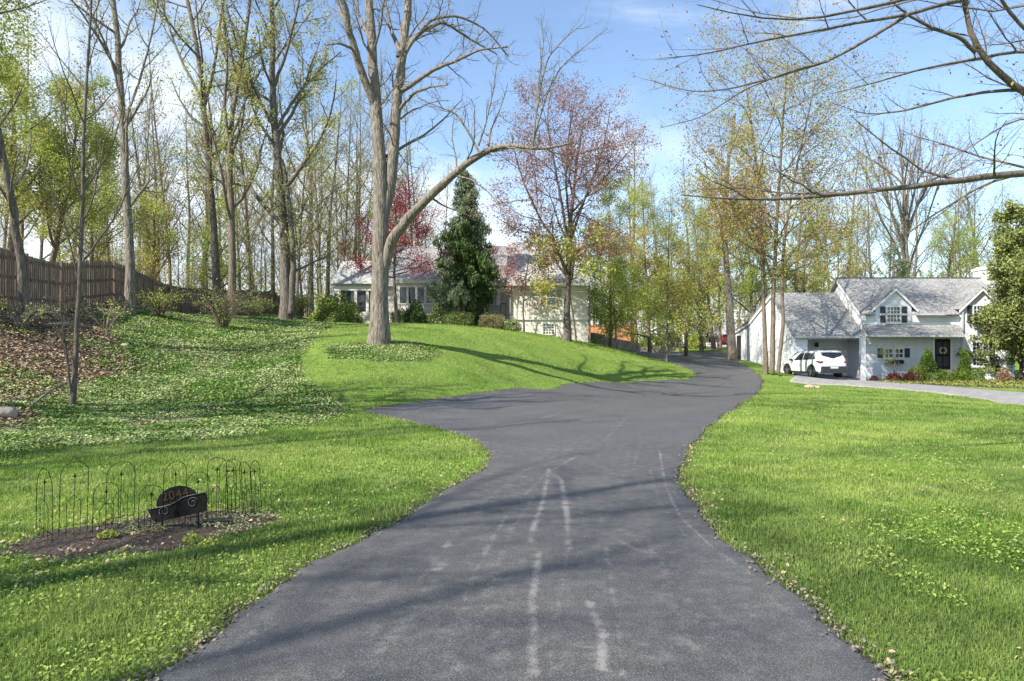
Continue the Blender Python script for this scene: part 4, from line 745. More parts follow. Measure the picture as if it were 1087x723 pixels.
# dormers: wall face at y=yd, gable above the eave
def dormer(pa, pb, papex, yd, w0, w1, wt, wb, s0, s1, s2, s3, zb):
    xa, xb, xc = xp(pa, yd), xp(pb, yd), xp(papex, yd); zt = zy(306, yd); zs = zy(324, yd)
    D = MB(); D.prism([(xa+.12, zb), (xa+.12, zs), (xc, zt), (xb-.12, zs), (xb-.12, zb)], 1, yd, yd+2.4); d = D.build('dormer', m_wht, H)
    R = MB(); ex = .22; sl_ = (zt-zs)/(xc-xa-.12)
    yb_ = yd+3.0
    R.slab([(xa-ex, yd-.18, zs-(ex+.12)*sl_+.07), (xc, yd-.18, zt+.07), (xc, yb_, zt+.07), (xa-ex, yb_, zs-(ex+.12)*sl_+.07)], .09)
    R.slab([(xb+ex, yd-.18, zs-(ex+.12)*sl_+.07), (xc, yd-.18, zt+.07), (xc, yb_, zt+.07), (xb+ex, yb_, zs-(ex+.12)*sl_+.07)], .09)
    R.build('roof', m_shg, d)
    R = MB()
    for sx_, x_ in ((1, xa), (-1, xb)):
        R.add([(x_-sx_*ex, yd-.2, zs-(ex+.12)*sl_-.02), (xc, yd-.2, zt-.02), (xc, yd-.2, zt-.17), (x_-sx_*ex, yd-.2, zs-(ex+.12)*sl_-.17),
               (x_-sx_*ex, yd-.12, zs-(ex+.12)*sl_-.02), (xc, yd-.12, zt-.02), (xc, yd-.12, zt-.17), (x_-sx_*ex, yd-.12, zs-(ex+.12)*sl_-.17)], [(0,1,2,3),(4,7,6,5),(0,4,5,1),(3,2,6,7),(0,3,7,4),(1,5,6,2)])
    R.build('rake_board', m_trim, d)
    win(H, xp(w0, yd), xp(w1, yd), zy(wb, yd), zy(wt, yd), yd, 4, 4); shutter(H, xp(s0, yd), xp(s1, yd), zy(wb+1, yd), zy(wt-.6, yd), yd, m_shut); shutter(H, xp(s2, yd), xp(s3, yd), zy(wb+1, yd), zy(wt-.6, yd), yd, m_shut)
dormer(927.5, 969.5, 949.5, YF-.06, 941.5, 955, 326, 341.5, 934.3, 939.6, 957.2, 962.6, zy(345, YF))
dormer(1020.5, 1062, 1041.5, YF-.32, 1033.5, 1046.5, 325, 341.5, 1026.5, 1031.5, 1049, 1054.5, zy(345, YF))
# porch roof (shed) over the ground floor, with posts, ceiling and door behind
yp = YF-1.35; xpl, xpr = xp(924, yp), xp(1023.5, yp)
m = MB(); m.slab([(XG-.05, YF-.01, zy(344, YF)), (XB-.01, YF-.01, zy(344, YF)), (xpr, yp, zy(355.2, yp)), (xpl-.1, yp, zy(355.2, yp))], .10); pr_ = m.build('porch_roof', m_shg, H)
m = MB(); m.box(xpl-.1, xpr, yp-.1, yp-.002, zy(357.8, yp), zy(355.4, yp)); m.box(xpl, xpr-.05, yp+.005, YF-.32, zy(357.6, yp)+.02, zy(357.6, yp)+.06); m.build('fascia', m_gut, pr_)
m = MB(); m.box(XG-.02, XB-.02, YF-.05, YF-.003, zy(345, YF)+.01, zy(345, YF)+.16); m.build('trim_band', m_trim, H)
# ground floor openings
o = MB(); xd0, xd1 = xp(991.5, YF), xp(1008, YF); o.box(xd0, xd1, YF-.07, YF-.003, zy(392, YF), zy(360, YF)); dr = o.build('door', m_black, H)
o = MB()
for (a, b, c, e) in ((.12,.46,1.0,1.8),(.54,.88,1.0,1.8),(.12,.46,.2,.85),(.54,.88,.2,.85)): o.box(xd0+(xd1-xd0)*a, xd0+(xd1-xd0)*b, YF-.085, YF-.072, zy(392, YF)+c, zy(392, YF)+e)
o.build('panel', m_shut, dr)
o = MB(); o.smooth = True; o.tube([((xd0+xd1)/2+.2*math.cos(a_), YF-.12, zy(372, YF)+.2*math.sin(a_)) for a_ in np.linspace(0, 2*math.pi, 17)], .06, 6); o.build('wreath', material('dried_flowers', (.55,.50,.36), .9, (.35,.32,.2), 14, .03, 20), dr)
o = MB(); o.box(xd0-.16, xd0-.003, YF-.09, YF-.002, zy(392, YF), zy(359, YF)); o.box(xd1+.003, xd1+.16, YF-.09, YF-.002, zy(392, YF), zy(359, YF)); o.box(xd0-.16, xd1+.16, YF-.09, YF-.002, zy(359, YF)+.002, zy(357.5, YF)); o.build('door_frame', m_trim, H)
o = MB(); o.box(xd0-.5, xd1+.5, YF-1.2, YF-.003, gz, zy(392.5, YF)); o.build('door_step', m_stone, H)
win(H, xp(938.8, YF), xp(947, YF), zy(379.5, YF), zy(370.8, YF), YF, 2, 2); win(H, xp(950.6, YF), xp(958, YF), zy(379.5, YF), zy(370.8, YF), YF, 2, 2)
shutter(H, xp(931.5, YF), xp(937, YF), zy(380, YF), zy(370, YF), YF, m_shut); shutter(H, xp(960.2, YF), xp(965.5, YF), zy(379.5, YF), zy(369.8, YF), YF, m_shut)
o = MB(); o.box(xp(940, YF), xp(957, YF), YF-.28, YF-.06, zy(386, YF), zy(382.3, YF)); o.build('window_box', m_black, H)
yb = YF-.3
win(H, xp(1032.5, yb), xp(1047, yb), zy(388, yb), zy(363.6, yb), yb, 4, 6); shutter(H, xp(1050, yb), xp(1055.5, yb), zy(390, yb), zy(363, yb), yb, m_shut)
for px_, a, b_, yy in ((1021.2, 331, 351, yp+1.0), (1067, 335, 400, yb)): o = MB(); o.box(xp(px_, yy)-.045, xp(px_, yy)+.045, yy-.1, yy-.01, zy(b_, yy), zy(a, yy)); o.build('downspout', m_gut, H)
o = MB(); o.box(xp(914.5, yp), xp(919.5, yp), yp+.05, yp+.27, gz, zy(357.5, yp)); o.build('porch_post', m_trim, H)
# chimney, stepped shoulder
xc0 = XM+.03
m = MB(); m.box(xc0, xc0+1.0, 47.5, 49.1, -.3, 6.0); m.box(xc0+.12, xc0+.88, 47.6, 49.0, 6.0, 7.25); m.box(xc0+.06, xc0+.94, 47.52, 49.08, 7.25, 7.42); m.box(xc0+.2, xc0+.8, 47.8, 48.8, 7.42, 7.5); m.build('chimney', m_wht, H)
# garage wing
yG0, yG1, yGr = 44.7, 56.9, 48.5
zGe, zGr = zy(355, yG0), zy(311.5, yGr)
sw = [(yG0+.02, -.5), (yG0+.02, zGe-.02), (yGr, zGr-.1), (50.5, 4.75), (53, 3.75), (yG1, 3.05), (yG1, -.2)]
m = MB(); m.prism(sw, 0, XL0, XL0+.25); m.build('wall', m_wht, H)
for bx_ in ((XL0+.25, XG-.002, 47.2, 47.4, -.5, zGe+.3), (XL0+.25, XG-.002, yG1-.25, yG1, -.2, 3.0), (XL0+.25, XL0+.9, yG0+.02, yG0+.25, -.5, zGe-.3), (XL0+.25, XG-.3, yG0+.02, yG0+.25, zGe-.32, zGe-.05)): m = MB(); m.box(*bx_); m.build('wall', m_wht, H)
m = MB(); x0, x1 = XL0-.12, XG-.26
m.slab([(x0, yG0-.25, zGe-.12), (x1+.12, yG0-.25, zGe-.12), (x1+.12, yGr, zGr+.05), (x0, yGr, zGr+.05)], .11)
for a, b in zip([(yGr+.002, zGr+.05), (50.5, 4.90), (53, 3.90)], [(50.5, 4.90), (53, 3.90), (yG1+.2, 3.18)]): m.slab([(x0, a[0], a[1]), (x1, a[0], a[1]), (x1, b[0], b[1]), (x0, b[0], b[1])], .11)
m.build('roof', m_shg, H)
m = MB(); rake(XL0-.10, XL0-.01, yG0-.23, zGe-.10, yGr, zGr+.05, .2, -.13)
for a, b in zip([(yGr, zGr+.05), (50.5, 4.90), (53, 3.90)], [(50.5, 4.90), (53, 3.90), (yG1+.2, 3.18)]): rake(XL0-.10, XL0-.01, a[0], a[1], b[0], b[1], .2, -.13)
m.build('rake_board', m_trim, H)
m = MB(); m.box(XL0-.1, XG+.1, yG0-.37, yG0-.255, zGe-.24, zGe-.12); m.build('gutter', m_gut, H)
# garage doors in the recess
for (a, b) in ((845, 869), (874, 901)):
    m = MB(); xa, xb = xp(a, 47.2), xp(b, 47.2); m.box(xa, xb, 47.14, 47.197, -.42, 1.75)
    gd = m.build('garage_door', m_door, H); m = MB()
    for i in range(4):
        for j in range(4): m.box(xa+.08+(xb-xa-.1)*i/4, xa+(xb-xa-.1)*(i+1)/4, 47.12, 47.138, -.36+.53*j, .05+.53*j)
    m.build('door_panel', m_trim, gd)
m = MB(); m.box(xp(904.5, 47.2), xp(908, 47.2), 46.9, 47.1, -.5, 2.3); m.build('post', m_trim, H)
m = MB(); m.box(xp(908.4, 46.8), xp(914.4, 46.8), 46.74, 46.8, -.42, zy(379.5, 46.8)); m.build('side_door', m_black, H)
m = MB(); m.lathe((xp(869.5, 46.6), 46.95, zy(366.5, 46.6)), [(.03,-.14),(.11,-.1),(.13,.1),(.03,.2)], 8); m.box(xp(869.5, 46.6)-.02, xp(869.5, 46.6)+.02, 46.95, 47.19, zy(366.5, 46.6)+.1, zy(366.5, 46.6)+.15); m.build('wall_lamp', m_black, H)
# side door and window in the long garage wall
m = MB(); m.box(XL0-.06, XL0-.003, 55.0, 55.9, TZ(XL0, 55.4)-.05, TZ(XL0, 55.4)+1.95); m.build('side_door', m_black, H)
m = MB(); m.box(XL0-.4, XL0+.0, 56.9, 57.1, 0, TZ(XL0, 57)+1.1); m.build('wing_wall', m_wht, H)

# ------------------------------------------------------------------ cream house on the hill
CH = thing('cream_house', 'cream single storey house on the hill, half hidden by trees and hedges', 'house', (xp(560, 47), 47, TZ(xp(560, 47), 47)))
yM, yR = 49.0, 46.4
def gable(x0, x1, y0, y1, zb, ze_, zr_, rm, wm, ov=.35, rear=True):
    m = MB(); ymid = (y0+y1)/2; m.prism([(y0, zb), (y0, ze_), (ymid, zr_-.12), (y1, ze_), (y1, zb)], 0, x0, x1); m.build('wall', wm, CH)
    k = (zr_-ze_)/(ymid-y0); m = MB()
    for s_, ya, off in ((-1, y0, 0), (1, y1, .002)): m.slab([(x0-ov, ya+s_*ov, ze_-k*ov+.06), (x1+ov, ya+s_*ov, ze_-k*ov+.06), (x1+ov, ymid+off, zr_+.06), (x0-ov, ymid+off, zr_+.06)], .12)
    r_ = m.build('roof', rm, CH); m = MB(); m.box(x0-ov, x1+ov, y0-ov-.1, y0-ov-.003, ze_-k*ov-.12, ze_-k*ov+.04); m.build('gutter', m_ctrim, r_); return k
# middle block
gable(xp(393, yM), xp(548, yM), yM, yM+9, 2.6, zy(299, yM), zy(262, yM+4.5), m_shd, m_cream)
# right block
x0, x1 = xp(543.5, yR), xp(624, yR); zb = 1.2
gable(x0, x1, yR, yR+9.5, zb, zy(298, yR), zy(258, yR+4.7), m_shp, m_cream)
m = MB(); m.box(x0-.04, x1+.04, yR-.09, yR-.004, zy(339.5, yR), zy(336.5, yR)); m.build('string_course', m_ctrim, CH)
m = MB(); m.box(x0-.1, x1+.1, yR-.06, yR-.003, zy(304.5, yR), zy(299.5, yR)); m.build('frieze_board', m_ctrim, CH)
win(CH, xp(580.5, yR), xp(589.5, yR), zy(323.5, yR), zy(308, yR), yR, 1, 2, m_ctrim); shutter(CH, xp(574, yR), xp(579, yR), zy(324.5, yR), zy(307, yR), yR, m_shutc); shutter(CH, xp(591, yR), xp(596, yR), zy(324.5, yR), zy(307, yR), yR, m_shutc)
win(CH, xp(576.5, yR), xp(588, yR), zy(354.5, yR), zy(344, yR), yR, 4, 4, m_ctrim, sill=False, meet=False, mull=.06)
for px_, yy, a, b in ((541.8, yR, 298, 348), (625.8, yR, 298, 364)): o = MB(); o.box(xp(px_, yy)-.06, xp(px_, yy)+.06, yy-.12, yy-.01, zy(b, yy), zy(a, yy)); o.build('downspout', m_dgut, CH)
# bay window of five lights with little roof
yBw = yM-.55
m = MB(); m.box(xp(419, yM), xp(475, yM), yBw+.02, yM-.002, 2.7, zy(300.5, yBw)); m.build('bay_wall', m_cream, CH)
m = MB(); m.box(xp(418, yM), xp(476, yM), yBw-.1, yM-.003, zy(301, yBw)+.01, zy(297.5, yBw)+.05); m.build('bay_cornice', m_ctrim, CH)
for i in range(5): a = 424.5+i*9.4; win(CH, xp(a, yBw), xp(a+7, yBw), zy(322, yBw), zy(305, yBw), yBw+.02, 1, 1, m_ctrim, sill=False, fw=.08)
win(CH, xp(514.5, yM-.2), xp(523, yM-.2), zy(323, yM), zy(306.5, yM), yM, 1, 2, m_ctrim); win(CH, xp(527, yM), xp(531, yM), zy(324, yM), zy(306.5, yM), yM, 1, 1, m_ctrim, sill=False)
m = MB(); m.box(xp(534, yM), xp(541, yM), yM-.06, yM-.003, zy(338, yM), zy(306, yM)); m.build('entry_door', m_ctrim, CH)
m = MB()
for px_ in (531.5, 536.5): m.box(xp(px_, yM-1.4)-.03, xp(px_, yM-1.4)+.03, yM-1.45, yM-1.38, zy(340, yM-1.4), zy(322, yM-1.4))
m.box(xp(531.5, yM-1.4), xp(536.5, yM-1.4), yM-1.45, yM-1.38, zy(323, yM-1.4), zy(321.8, yM-1.4)); m.build('railing', m_black, CH)
m = MB(); m.box(xp(526, yM), xp(543, yM), yM-1.8, yM-.07, 2.2, zy(339.5, yM)); m.build('entry_step', m_stone, CH)
# sun porch wing at the left
xa, xb = xp(358, yM), xp(396, yM); ya = yM-.4
m = MB(); m.box(xa, xb, yM+3.4, yM+3.6, 2.6, 6.3); m.box(xa, xa+.15, ya, yM+3.4, 2.6, zy(331, ya)); m.box(xa, xb, ya, ya+.15, 2.5, zy(331, ya)); m.build('wall', m_cream, CH)
m = MB(); m.box(xa-.1, xb, ya-.06, ya+.12, zy(308.5, ya), zy(301, ya)); m.build('fascia', m_ctrim, CH)
m = MB()
for px_ in (360, 377.5, 390): m.box(xp(px_, ya)-.1, xp(px_, ya)+.1, ya-.02, ya+.14, zy(331, ya)+.002, zy(308.5, ya)-.002)
m.build('porch_post', m_ctrim, CH)
m = MB(); m.box(xa+.15, xb-.05, ya+.16, ya+.18, zy(331, ya), zy(308.5, ya)); m.build('porch_screen', m_glass, CH)
m = MB(); m.slab([(xa-.3, ya-.3, zy(301.5, ya)), (xb+.2, ya-.3, zy(301.5, ya)), (xb+.2, ya+2.4, zy(277, ya+2.2)), (xa-.1, ya+2.4, zy(277, ya+2.2))], .12); m.slab([(xa-.3, ya+4.6, zy(301.5, ya)), (xb+.2, ya+4.6, zy(301.5, ya)), (xb+.2, ya+2.402, zy(277, ya+2.2)), (xa-.1, ya+2.402, zy(277, ya+2.2))], .12); m.build('porch_roof', m_shp, CH)
m = MB(); m.box(xp(395, ya), xp(398, ya), ya-.12, ya+.1, 2.6, zy(293, ya)); m.build('downspout', m_dgut, CH)

# ------------------------------------------------------------------ beyond the drive: terracotta garden building, stone walls, far house
def q_at(px, d): return xp(px, d)
m = MB(); b0 = thing('terracotta_wall', 'orange brick garden wall beyond the corner of the cream house', 'wall', on(650, 70)); zt = TZ(*on(650, 70)[:2])
m.box(xp(618, 70), xp(674, 70), 70, 70.3, zt-.6, zy(346, 70)); m.build('wall', m_orange, b0); m = MB(); m.box(xp(617, 70), xp(675, 70), 69.95, 70.35, zy(346, 70)+.002, zy(344.8, 70)); m.build('coping', m_orange, b0)
def stone_wall(label, pts, h, th=.45, seed=1):
    """wall of individually laid stones along a line of ground points"""
    r = random.Random(seed); mb = MB(); root = thing('stone_wall', label, 'wall', (pts[0][0], pts[0][1], TZ(*pts[0])))
    for (xa, ya), (xb, yb) in zip(pts, pts[1:]):
        Ln = math.hypot(xb-xa, yb-ya); ux, uy = (xb-xa)/Ln, (yb-ya)/Ln; zc = 0; k = 0
        while zc < h:
            hh = r.uniform(.12, .2); s = -r.random()*.3
            while s < Ln:
                w_ = r.uniform(.22, .55); o_ = r.uniform(-.03, .03); cx, cy = xa+ux*(s+w_/2), ya+uy*(s+w_/2); zg = TZ(cx, cy)-.15; q = []
                for sx_, sy_ in ((-1,-1),(1,-1),(1,1),(-1,1)): q.append((cx+ux*sx_*w_*.47-uy*sy_*(th/2+o_), cy+uy*sx_*w_*.47+ux*sy_*(th/2+o_)))
                V = [(a, b, zg+zc) for a, b in q]+[(a+r.uniform(-.01,.01), b+r.uniform(-.01,.01), zg+zc+hh*.93) for a, b in q]; mb.add(V, [(0,3,2,1),(4,5,6,7),(0,1,5,4),(1,2,6,5),(2,3,7,6),(3,0,4,7)]); s += w_
            zc += hh
    mb.build('wall', m_stone, root); return root
def g2(px, d): return (xp(px, d), d)
stone_wall('low stone retaining wall at the head of the drive, before the grove', [g2(676, 62), g2(712, 63)], .75, seed=2)
stone_wall('stone wall climbing beside the lawn, nearer the cream house', [g2(628, 49.5), g2(655, 53), g2(676, 58)], .85, seed=3)
fh = thing('far_house', 'distant grey roofed white house beyond the end of the drive', 'house', on(768, 100)); zf = fh.location.z; yF = 100
m = MB(); m.prism([(yF, zf-.5), (yF, zy(356, yF)), (yF+5, zy(345, yF)), (yF+10, zy(356, yF)), (yF+10, zf-.5)], 0, xp(735, yF), xp(792, yF)); m.build('wall', m_wht, fh)
m = MB(); m.slab([(xp(732, yF), yF-.6, zy(355.5, yF)-.1), (xp(794, yF), yF-.6, zy(355.5, yF)-.1), (xp(792, yF), yF+5, zy(342, yF)), (xp(734, yF), yF+5, zy(342, yF))], .15); m.slab([(xp(732, yF), yF+10.6, zy(355.5, yF)-.1), (xp(794, yF), yF+10.6, zy(355.5, yF)-.1), (xp(792, yF), yF+5.002, zy(342, yF)), (xp(734, yF), yF+5.002, zy(342, yF))], .15); m.build('roof', m_shp, fh)
for a in (742, 752, 764, 778): win(fh, xp(a, yF), xp(a+6, yF), zy(364, yF), zy(358.5, yF), yF, 2, 1, name='window')
# weathered wooden pole beside the upper drive
p_ = on(728.5, 55); po = MB(); po.smooth = True; po.tube([(p_[0], p_[1], p_[2]-.3), (p_[0]-.02, p_[1], p_[2]+2), (p_[0]-.05, p_[1], zy(318, 55))], [.17, .15, .13], 10)
tag(po.build('wooden_pole', bark_tan), 'bare cut off tree pole standing beside the upper drive', 'pole')

# ------------------------------------------------------------------ wooden fence at the left, each bay of pickets between posts
m_fence = material('weathered_fence_wood', (.10,.070,.050), .9, (.24,.18,.135), 3, .01, 10, stretch=(6, 6, .5), tint=0)
m_fence2 = material('weathered_fence_end', (.09,.062,.045), .9, (.20,.15,.11), 3, .01, 10, stretch=(6, 6, .5))
def fence(label, a, b, ha, hb, seed, mat, post_d=2.4, gap=.012, step=True):
    r = random.Random(seed); root = thing('wooden_fence', label, 'fence', (a[0], a[1], TZ(*a))); Ln = math.hypot(b[0]-a[0], b[1]-a[1]); ux, uy = (b[0]-a[0])/Ln, (b[1]-a[1])/Ln; nx_, ny_ = uy, -ux
    if nx_*(-a[0])+ny_*(-a[1]) < 0: nx_, ny_ = -nx_, -ny_
    n = max(1, round(Ln/post_d)); mb = MB(); s = 0
    def blk(m, s0, s1, off, th, z0, z1a, z1b=None):
        z1b = z1a if z1b is None else z1b; q = []
        for ss, oo in ((s0, off), (s1, off), (s1, off+th), (s0, off+th)): q.append((a[0]+ux*ss+nx_*oo, a[1]+uy*ss+ny_*oo))
        V = [(x_, y_, z0) for x_, y_ in q]+[(q[0][0], q[0][1], z1a), (q[1][0], q[1][1], z1b), (q[2][0], q[2][1], z1b), (q[3][0], q[3][1], z1a)]; m.add(V, [(0,3,2,1),(4,5,6,7),(0,1,5,4),(1,2,6,5),(2,3,7,6),(3,0,4,7)])
    for i in range(n):
        pb = MB(); s0, s1 = Ln*i/n, Ln*(i+1)/n; s = s0+.06
        zm = TZ(a[0]+ux*(s0+s1)/2, a[1]+uy*(s0+s1)/2); zt0 = max(TZ(a[0]+ux*s0, a[1]+uy*s0), zm)
        h = ha+(hb-ha)*(i+.5)/n; drop = (TZ(a[0]+ux*s1, a[1]+uy*s1)-TZ(a[0]+ux*s0, a[1]+uy*s0))
        while s < s1-.1:
            w_ = r.uniform(.11, .145); f = (s-s0)/(s1-s0); zg = TZ(a[0]+ux*s, a[1]+uy*s); blk(pb, s, min(s+w_, s1), .0+r.uniform(0, .012), .02, zg-.1, zg+h+r.uniform(-.025, .025)); s += w_+gap+r.uniform(0, .014)
        for zz in (.35, h*.55, h-.22):
            zg0, zg1 = TZ(a[0]+ux*s0, a[1]+uy*s0), TZ(a[0]+ux*s1, a[1]+uy*s1)
            V = []; 
            for ss, zg in ((s0+.05, zg0), (s1-.05, zg1)):
                for oo, dz in ((-.045, 0), (-.003, 0), (-.003, .09), (-.045, .09)): V.append((a[0]+ux*ss+nx_*oo, a[1]+uy*ss+ny_*oo, zg+zz+dz))
            pb.add(V, [(0,1,2,3),(7,6,5,4),(0,4,5,1),(1,5,6,2),(2,6,7,3),(3,7,4,0)])
        pb.build('fence_panel', mat, root)
    for i in range(n+1):
        ss = Ln*i/n; zg = TZ(a[0]+ux*ss, a[1]+uy*ss); pm = MB(); blk(pm, ss-.055, ss+.055, -.03, .11, zg-.2, zg+ha+(hb-ha)*i/n+.05); pm.build('fence_post', mat, root)
    return root
fA, fB, fC, fD = g2(-75, 19.5), g2(178, 39.5), g2(262, 47), g2(318, 52)
fence('long dark picket fence stepping down behind the left bank', fA, fB, 2.0, 1.75, 1, m_fence, gap=.016)
fence('dark board fence section with a pale post behind the bare shrub', (fB[0]+.15, fB[1]-.1), fC, 1.75, 1.7, 2, m_fence2, gap=.004)
fence('short dark fence end at the foot of the spreading tree', (fC[0]+.15, fC[1]-.1), fD, 1.75, 1.3, 3, m_fence2, gap=.004)

# ------------------------------------------------------------------ shrubs and hedges
def shrub(name, label, loc, size, seed, mat, n=2500, ls=(.05, .1), box=2.0, stems=5, mats=None, group=None, bark=None, up=0.0, cone=0.):
    r = np.random.default_rng(seed); root = thing(name, label, 'shrub' if 'hedge' not in name else 'hedge', loc, group=group); a, b, c = size
    D = nrm(r.normal(0, 1, (n, 3))); D[:, 2] = np.abs(D[:, 2])*1.0 if box == 2 else D[:, 2]
    if box > 2: k = 1/(np.abs(D)**box).sum(1)**(1/box)
    else: k = np.ones(n)
    rad_ = r.uniform(.35, 1, n)**.45; bump = 1+.13*np.sin(D@np.array([5., 3, 4])+seed)+.10*np.sin(D@np.array([-3., 7, 6])+seed*3)
    q = D*(k*rad_*bump)[:, None]
    C = np.stack([q[:, 0]*a, q[:, 1]*b, (q[:, 2]*c if box == 2 else (q[:, 2]+1)*c*.5)], -1)
    if cone: f_ = 1-cone*np.clip(C[:, 2]/c, 0, 1); C[:, 0] *= f_; C[:, 1] *= f_
    C += np.array(loc); C[:, 2] = np.maximum(C[:, 2], loc[2]+.02); V, Q = leaf_arrays(r, C, r.uniform(*ls, n), .6)
    ms = mats or [mat]; ti = np.clip(.5+r.normal(0, .25, n), 0, 1)
    mesh_np('foliage', V, Q.ravel(), np.arange(n)*4, ms, r.integers(0, len(ms), n), tint=ti, parent=root)
    if stems:
        mb = MB(); mb.smooth = True
        for i in range(stems):
            a_ = r.uniform(0, 6.28); e = np.array([math.cos(a_)*a*.6, math.sin(a_)*b*.6, c*.75])*(1, 1, 1); p0 = np.array(loc)-np.array([0, 0, .1]); mb.tube([p0+e*0+np.array([e[0], e[1], 0])*.12, p0+e*np.array([.4, .4, .5]), p0+e], [.03, .02, .008], 5)
        mb.build('stem', bark or bark_dark, root)
    return root
lf_rho = leafm('leaf_rhododendron', (.06,.10,.03), (.11,.17,.05), .2); lf_rhob = leafm('leaf_pale_rhododendron', (.24,.28,.11), (.42,.44,.24), .3); lf_hedge = leafm('leaf_hedge', (.14,.20,.05), (.22,.27,.09), .25)
lf_copper = leafm('leaf_copper', (.36,.20,.13), (.30,.26,.12), .3); lf_box = leafm('leaf_boxwood', (.10,.17,.025), (.18,.27,.04), .25); lf_yel = leafm('leaf_yellow_green', (.30,.36,.04), (.38,.42,.07), .35); lf_rb = leafm('leaf_burgundy', (.17,.05,.04), (.24,.11,.07), .25)
def S(name, lab, px, d, w_px, h_px, seed, mat, n=2500, dy=.8, **k): 
    x, y, z = on(px, d); s = d/FOC; return shrub(name, lab, (x, y, z), (w_px*s/2, w_px*s/2*dy, h_px*s), seed, mat, n, **k)
S('leafy_shrub', 'large light green shrub in front of the sun porch', 352, 45, 46, 31, 1, lf_green, 7000, ls=(.08,.17), mats=[lf_green, lf_hedge, lf_lime], dy=.6)
S('leafy_shrub', 'light shrub right against the sun porch opening', 372, 46.5, 24, 24, 2, lf_rhob, 3500, ls=(.08,.16), mats=[lf_rhob, lf_green])
S('leafy_shrub', 'low pale shrub just right of the big lawn tree', 424, 46.5, 20, 17, 3, lf_rhob, 2500, ls=(.08,.15), mats=[lf_rhob, lf_hedge])
S('rhododendron', 'dark round rhododendron below the bay window', 441, 46.3, 24, 25, 4, lf_rho, 4200, ls=(.1,.18), mats=[lf_rho, lf_dark])
S('rhododendron', 'pale budding rhododendron right of the dark round one', 465, 46.1, 24, 21, 5, lf_rhob, 4200, ls=(.09,.16), mats=[lf_rhob, lf_rho])
S('clipped_hedge', 'clipped green hedge below the weeping spruce', 489, 45.3, 29, 15, 6, lf_hedge, 4500, ls=(.05,.10), box=5, stems=6)
S('clipped_hedge', 'upper olive hedge behind the clipped green hedge', 500, 47.2, 24, 23, 7, lf_rhob, 3800, ls=(.06,.12), box=4, mats=[lf_hedge, lf_rhob])
S('clipped_hedge', 'rounded copper topped hedge at the crest of the lawn', 522, 43.8, 26, 14, 8, lf_copper, 4200, ls=(.05,.10), box=4, mats=[lf_copper, lf_hedge])
S('leafy_shrub', 'rounded green shrub right of the copper topped hedge', 542, 43.6, 22, 13, 9, lf_hedge, 2800, ls=(.06,.11), mats=[lf_hedge, lf_rhob])
S('rhododendron', 'small dark shrub under the right side of the spruce', 508, 46.5, 14, 18, 10, lf_rho, 2000, ls=(.08,.14))
S('cone_shrub', 'cone shaped evergreen shrub left of the black front door', 984.5, 43.2, 20, 32, 11, lf_box, 5200, ls=(.06,.12), box=3, cone=.55)
S('cone_shrub', 'cone shaped evergreen shrub right of the black front door', 1024, 43.2, 17, 32, 12, lf_box, 5200, ls=(.06,.12), box=3, cone=.6)
for i, (px, w_, h_, mt, lab) in enumerate([(949,17,10,lf_rb,'low burgundy shrub leftmost below the small windows'),(966,20,10.5,lf_rb,'low burgundy and gold shrub beside the left cone shrub'),(972,22,16,lf_yel,'yellow green mound behind the burgundy shrub'),(1000,15,12,lf_box,'round boxwood in front of the front door'),(1013,14,12,lf_box,'round boxwood right of the front door'),(1026,15,13,lf_box,'round boxwood before the right cone shrub'),(1038,15,15,lf_box,'round boxwood below the tall right window'),(989,14,10,lf_hedge,'low grey green shrub at the foot of the left cone shrub'),(1066,17,14,lf_copper,'reddish shrub at the right corner of the white house'),(928,9,5,lf_rb,'tiny burgundy plant beside the porch post')]):
    S('bed_shrub', lab, px, 42.2 if i not in (2, 3) else 42.9, w_, h_, 20+i, mt, 1800, ls=(.05,.10), stems=3)
jw = [dict(seg=6, wig=.1, up=.02, tip=.4), dict(k=9, t0=.3, ang=(30, 60), lr=.6, seg=5, wig=.12, up=.03, slim=.02), dict(k=6, t0=.2, ang=(25, 55), lr=.5, seg=4, wig=.14, slim=.014), dict(k=4, t0=.15, ang=(30, 60), lr=.5, seg=3, wig=.15, slim=.012)]
build_tree('weeping_tree', 'small pale budding tree before the row of little windows', 'tree', on(947, 42.8), jw, 301, bark_pale, height=2.1, rad=.04, leaves=900, lmats=[lf_rhob], lsize=(.04,.08), lspread=.06)
build_tree('bare_shrub', 'thin bare shrub trained against the cream house wall', 'shrub', on(549, 45.6), jw, 302, bark_tan, height=4.2, rad=.04, leaves=500, lmats=[lf_bud], lsize=(.05,.1), lspread=.06)
# bare brush in front of the fence: many canes from one root
def brush(label, loc, h, spread, n, seed, mat, leaves=0, name='bare_shrub', lm=None):
    r = np.random.default_rng(seed); x, y, z = loc; sk = []
    for i in range(n):
        a = r.uniform(0, 6.28); s = r.uniform(.2, 1)*spread; hh = h*r.uniform(.6, 1.05); sk.append([(x+math.cos(a)*.08, y+math.sin(a)*.08, z-.1, .018), (x+math.cos(a)*s*.35, y+math.sin(a)*s*.35, z+hh*.55, .014), (x+math.cos(a)*s*.8, y+math.sin(a)*s*.8, z+hh*.95, .009), (x+math.cos(a)*s*1.25, y+math.sin(a)*s*1.25, z+hh*.85, .004)])
    return build_tree(name, label, 'shrub', loc, [dict(), dict(k=7, t0=.25, ang=(25, 65), lr=.35, seg=4, wig=.15, slim=.01), dict(k=4, t0=.1, ang=(25, 65), lr=.5, seg=3, wig=.2, slim=.01)], seed, mat, skel=sk, skel_n=8, leaves=leaves, lmats=[lm or lf_lime], lsize=(.04,.09), lspread=.06, kside=(5,3,3,3,3), split=1)
brush('big tan leafless shrub in front of the middle of the fence', on(236, 31), 2.1, 1.9, 42, 401, bark_tan, 700)
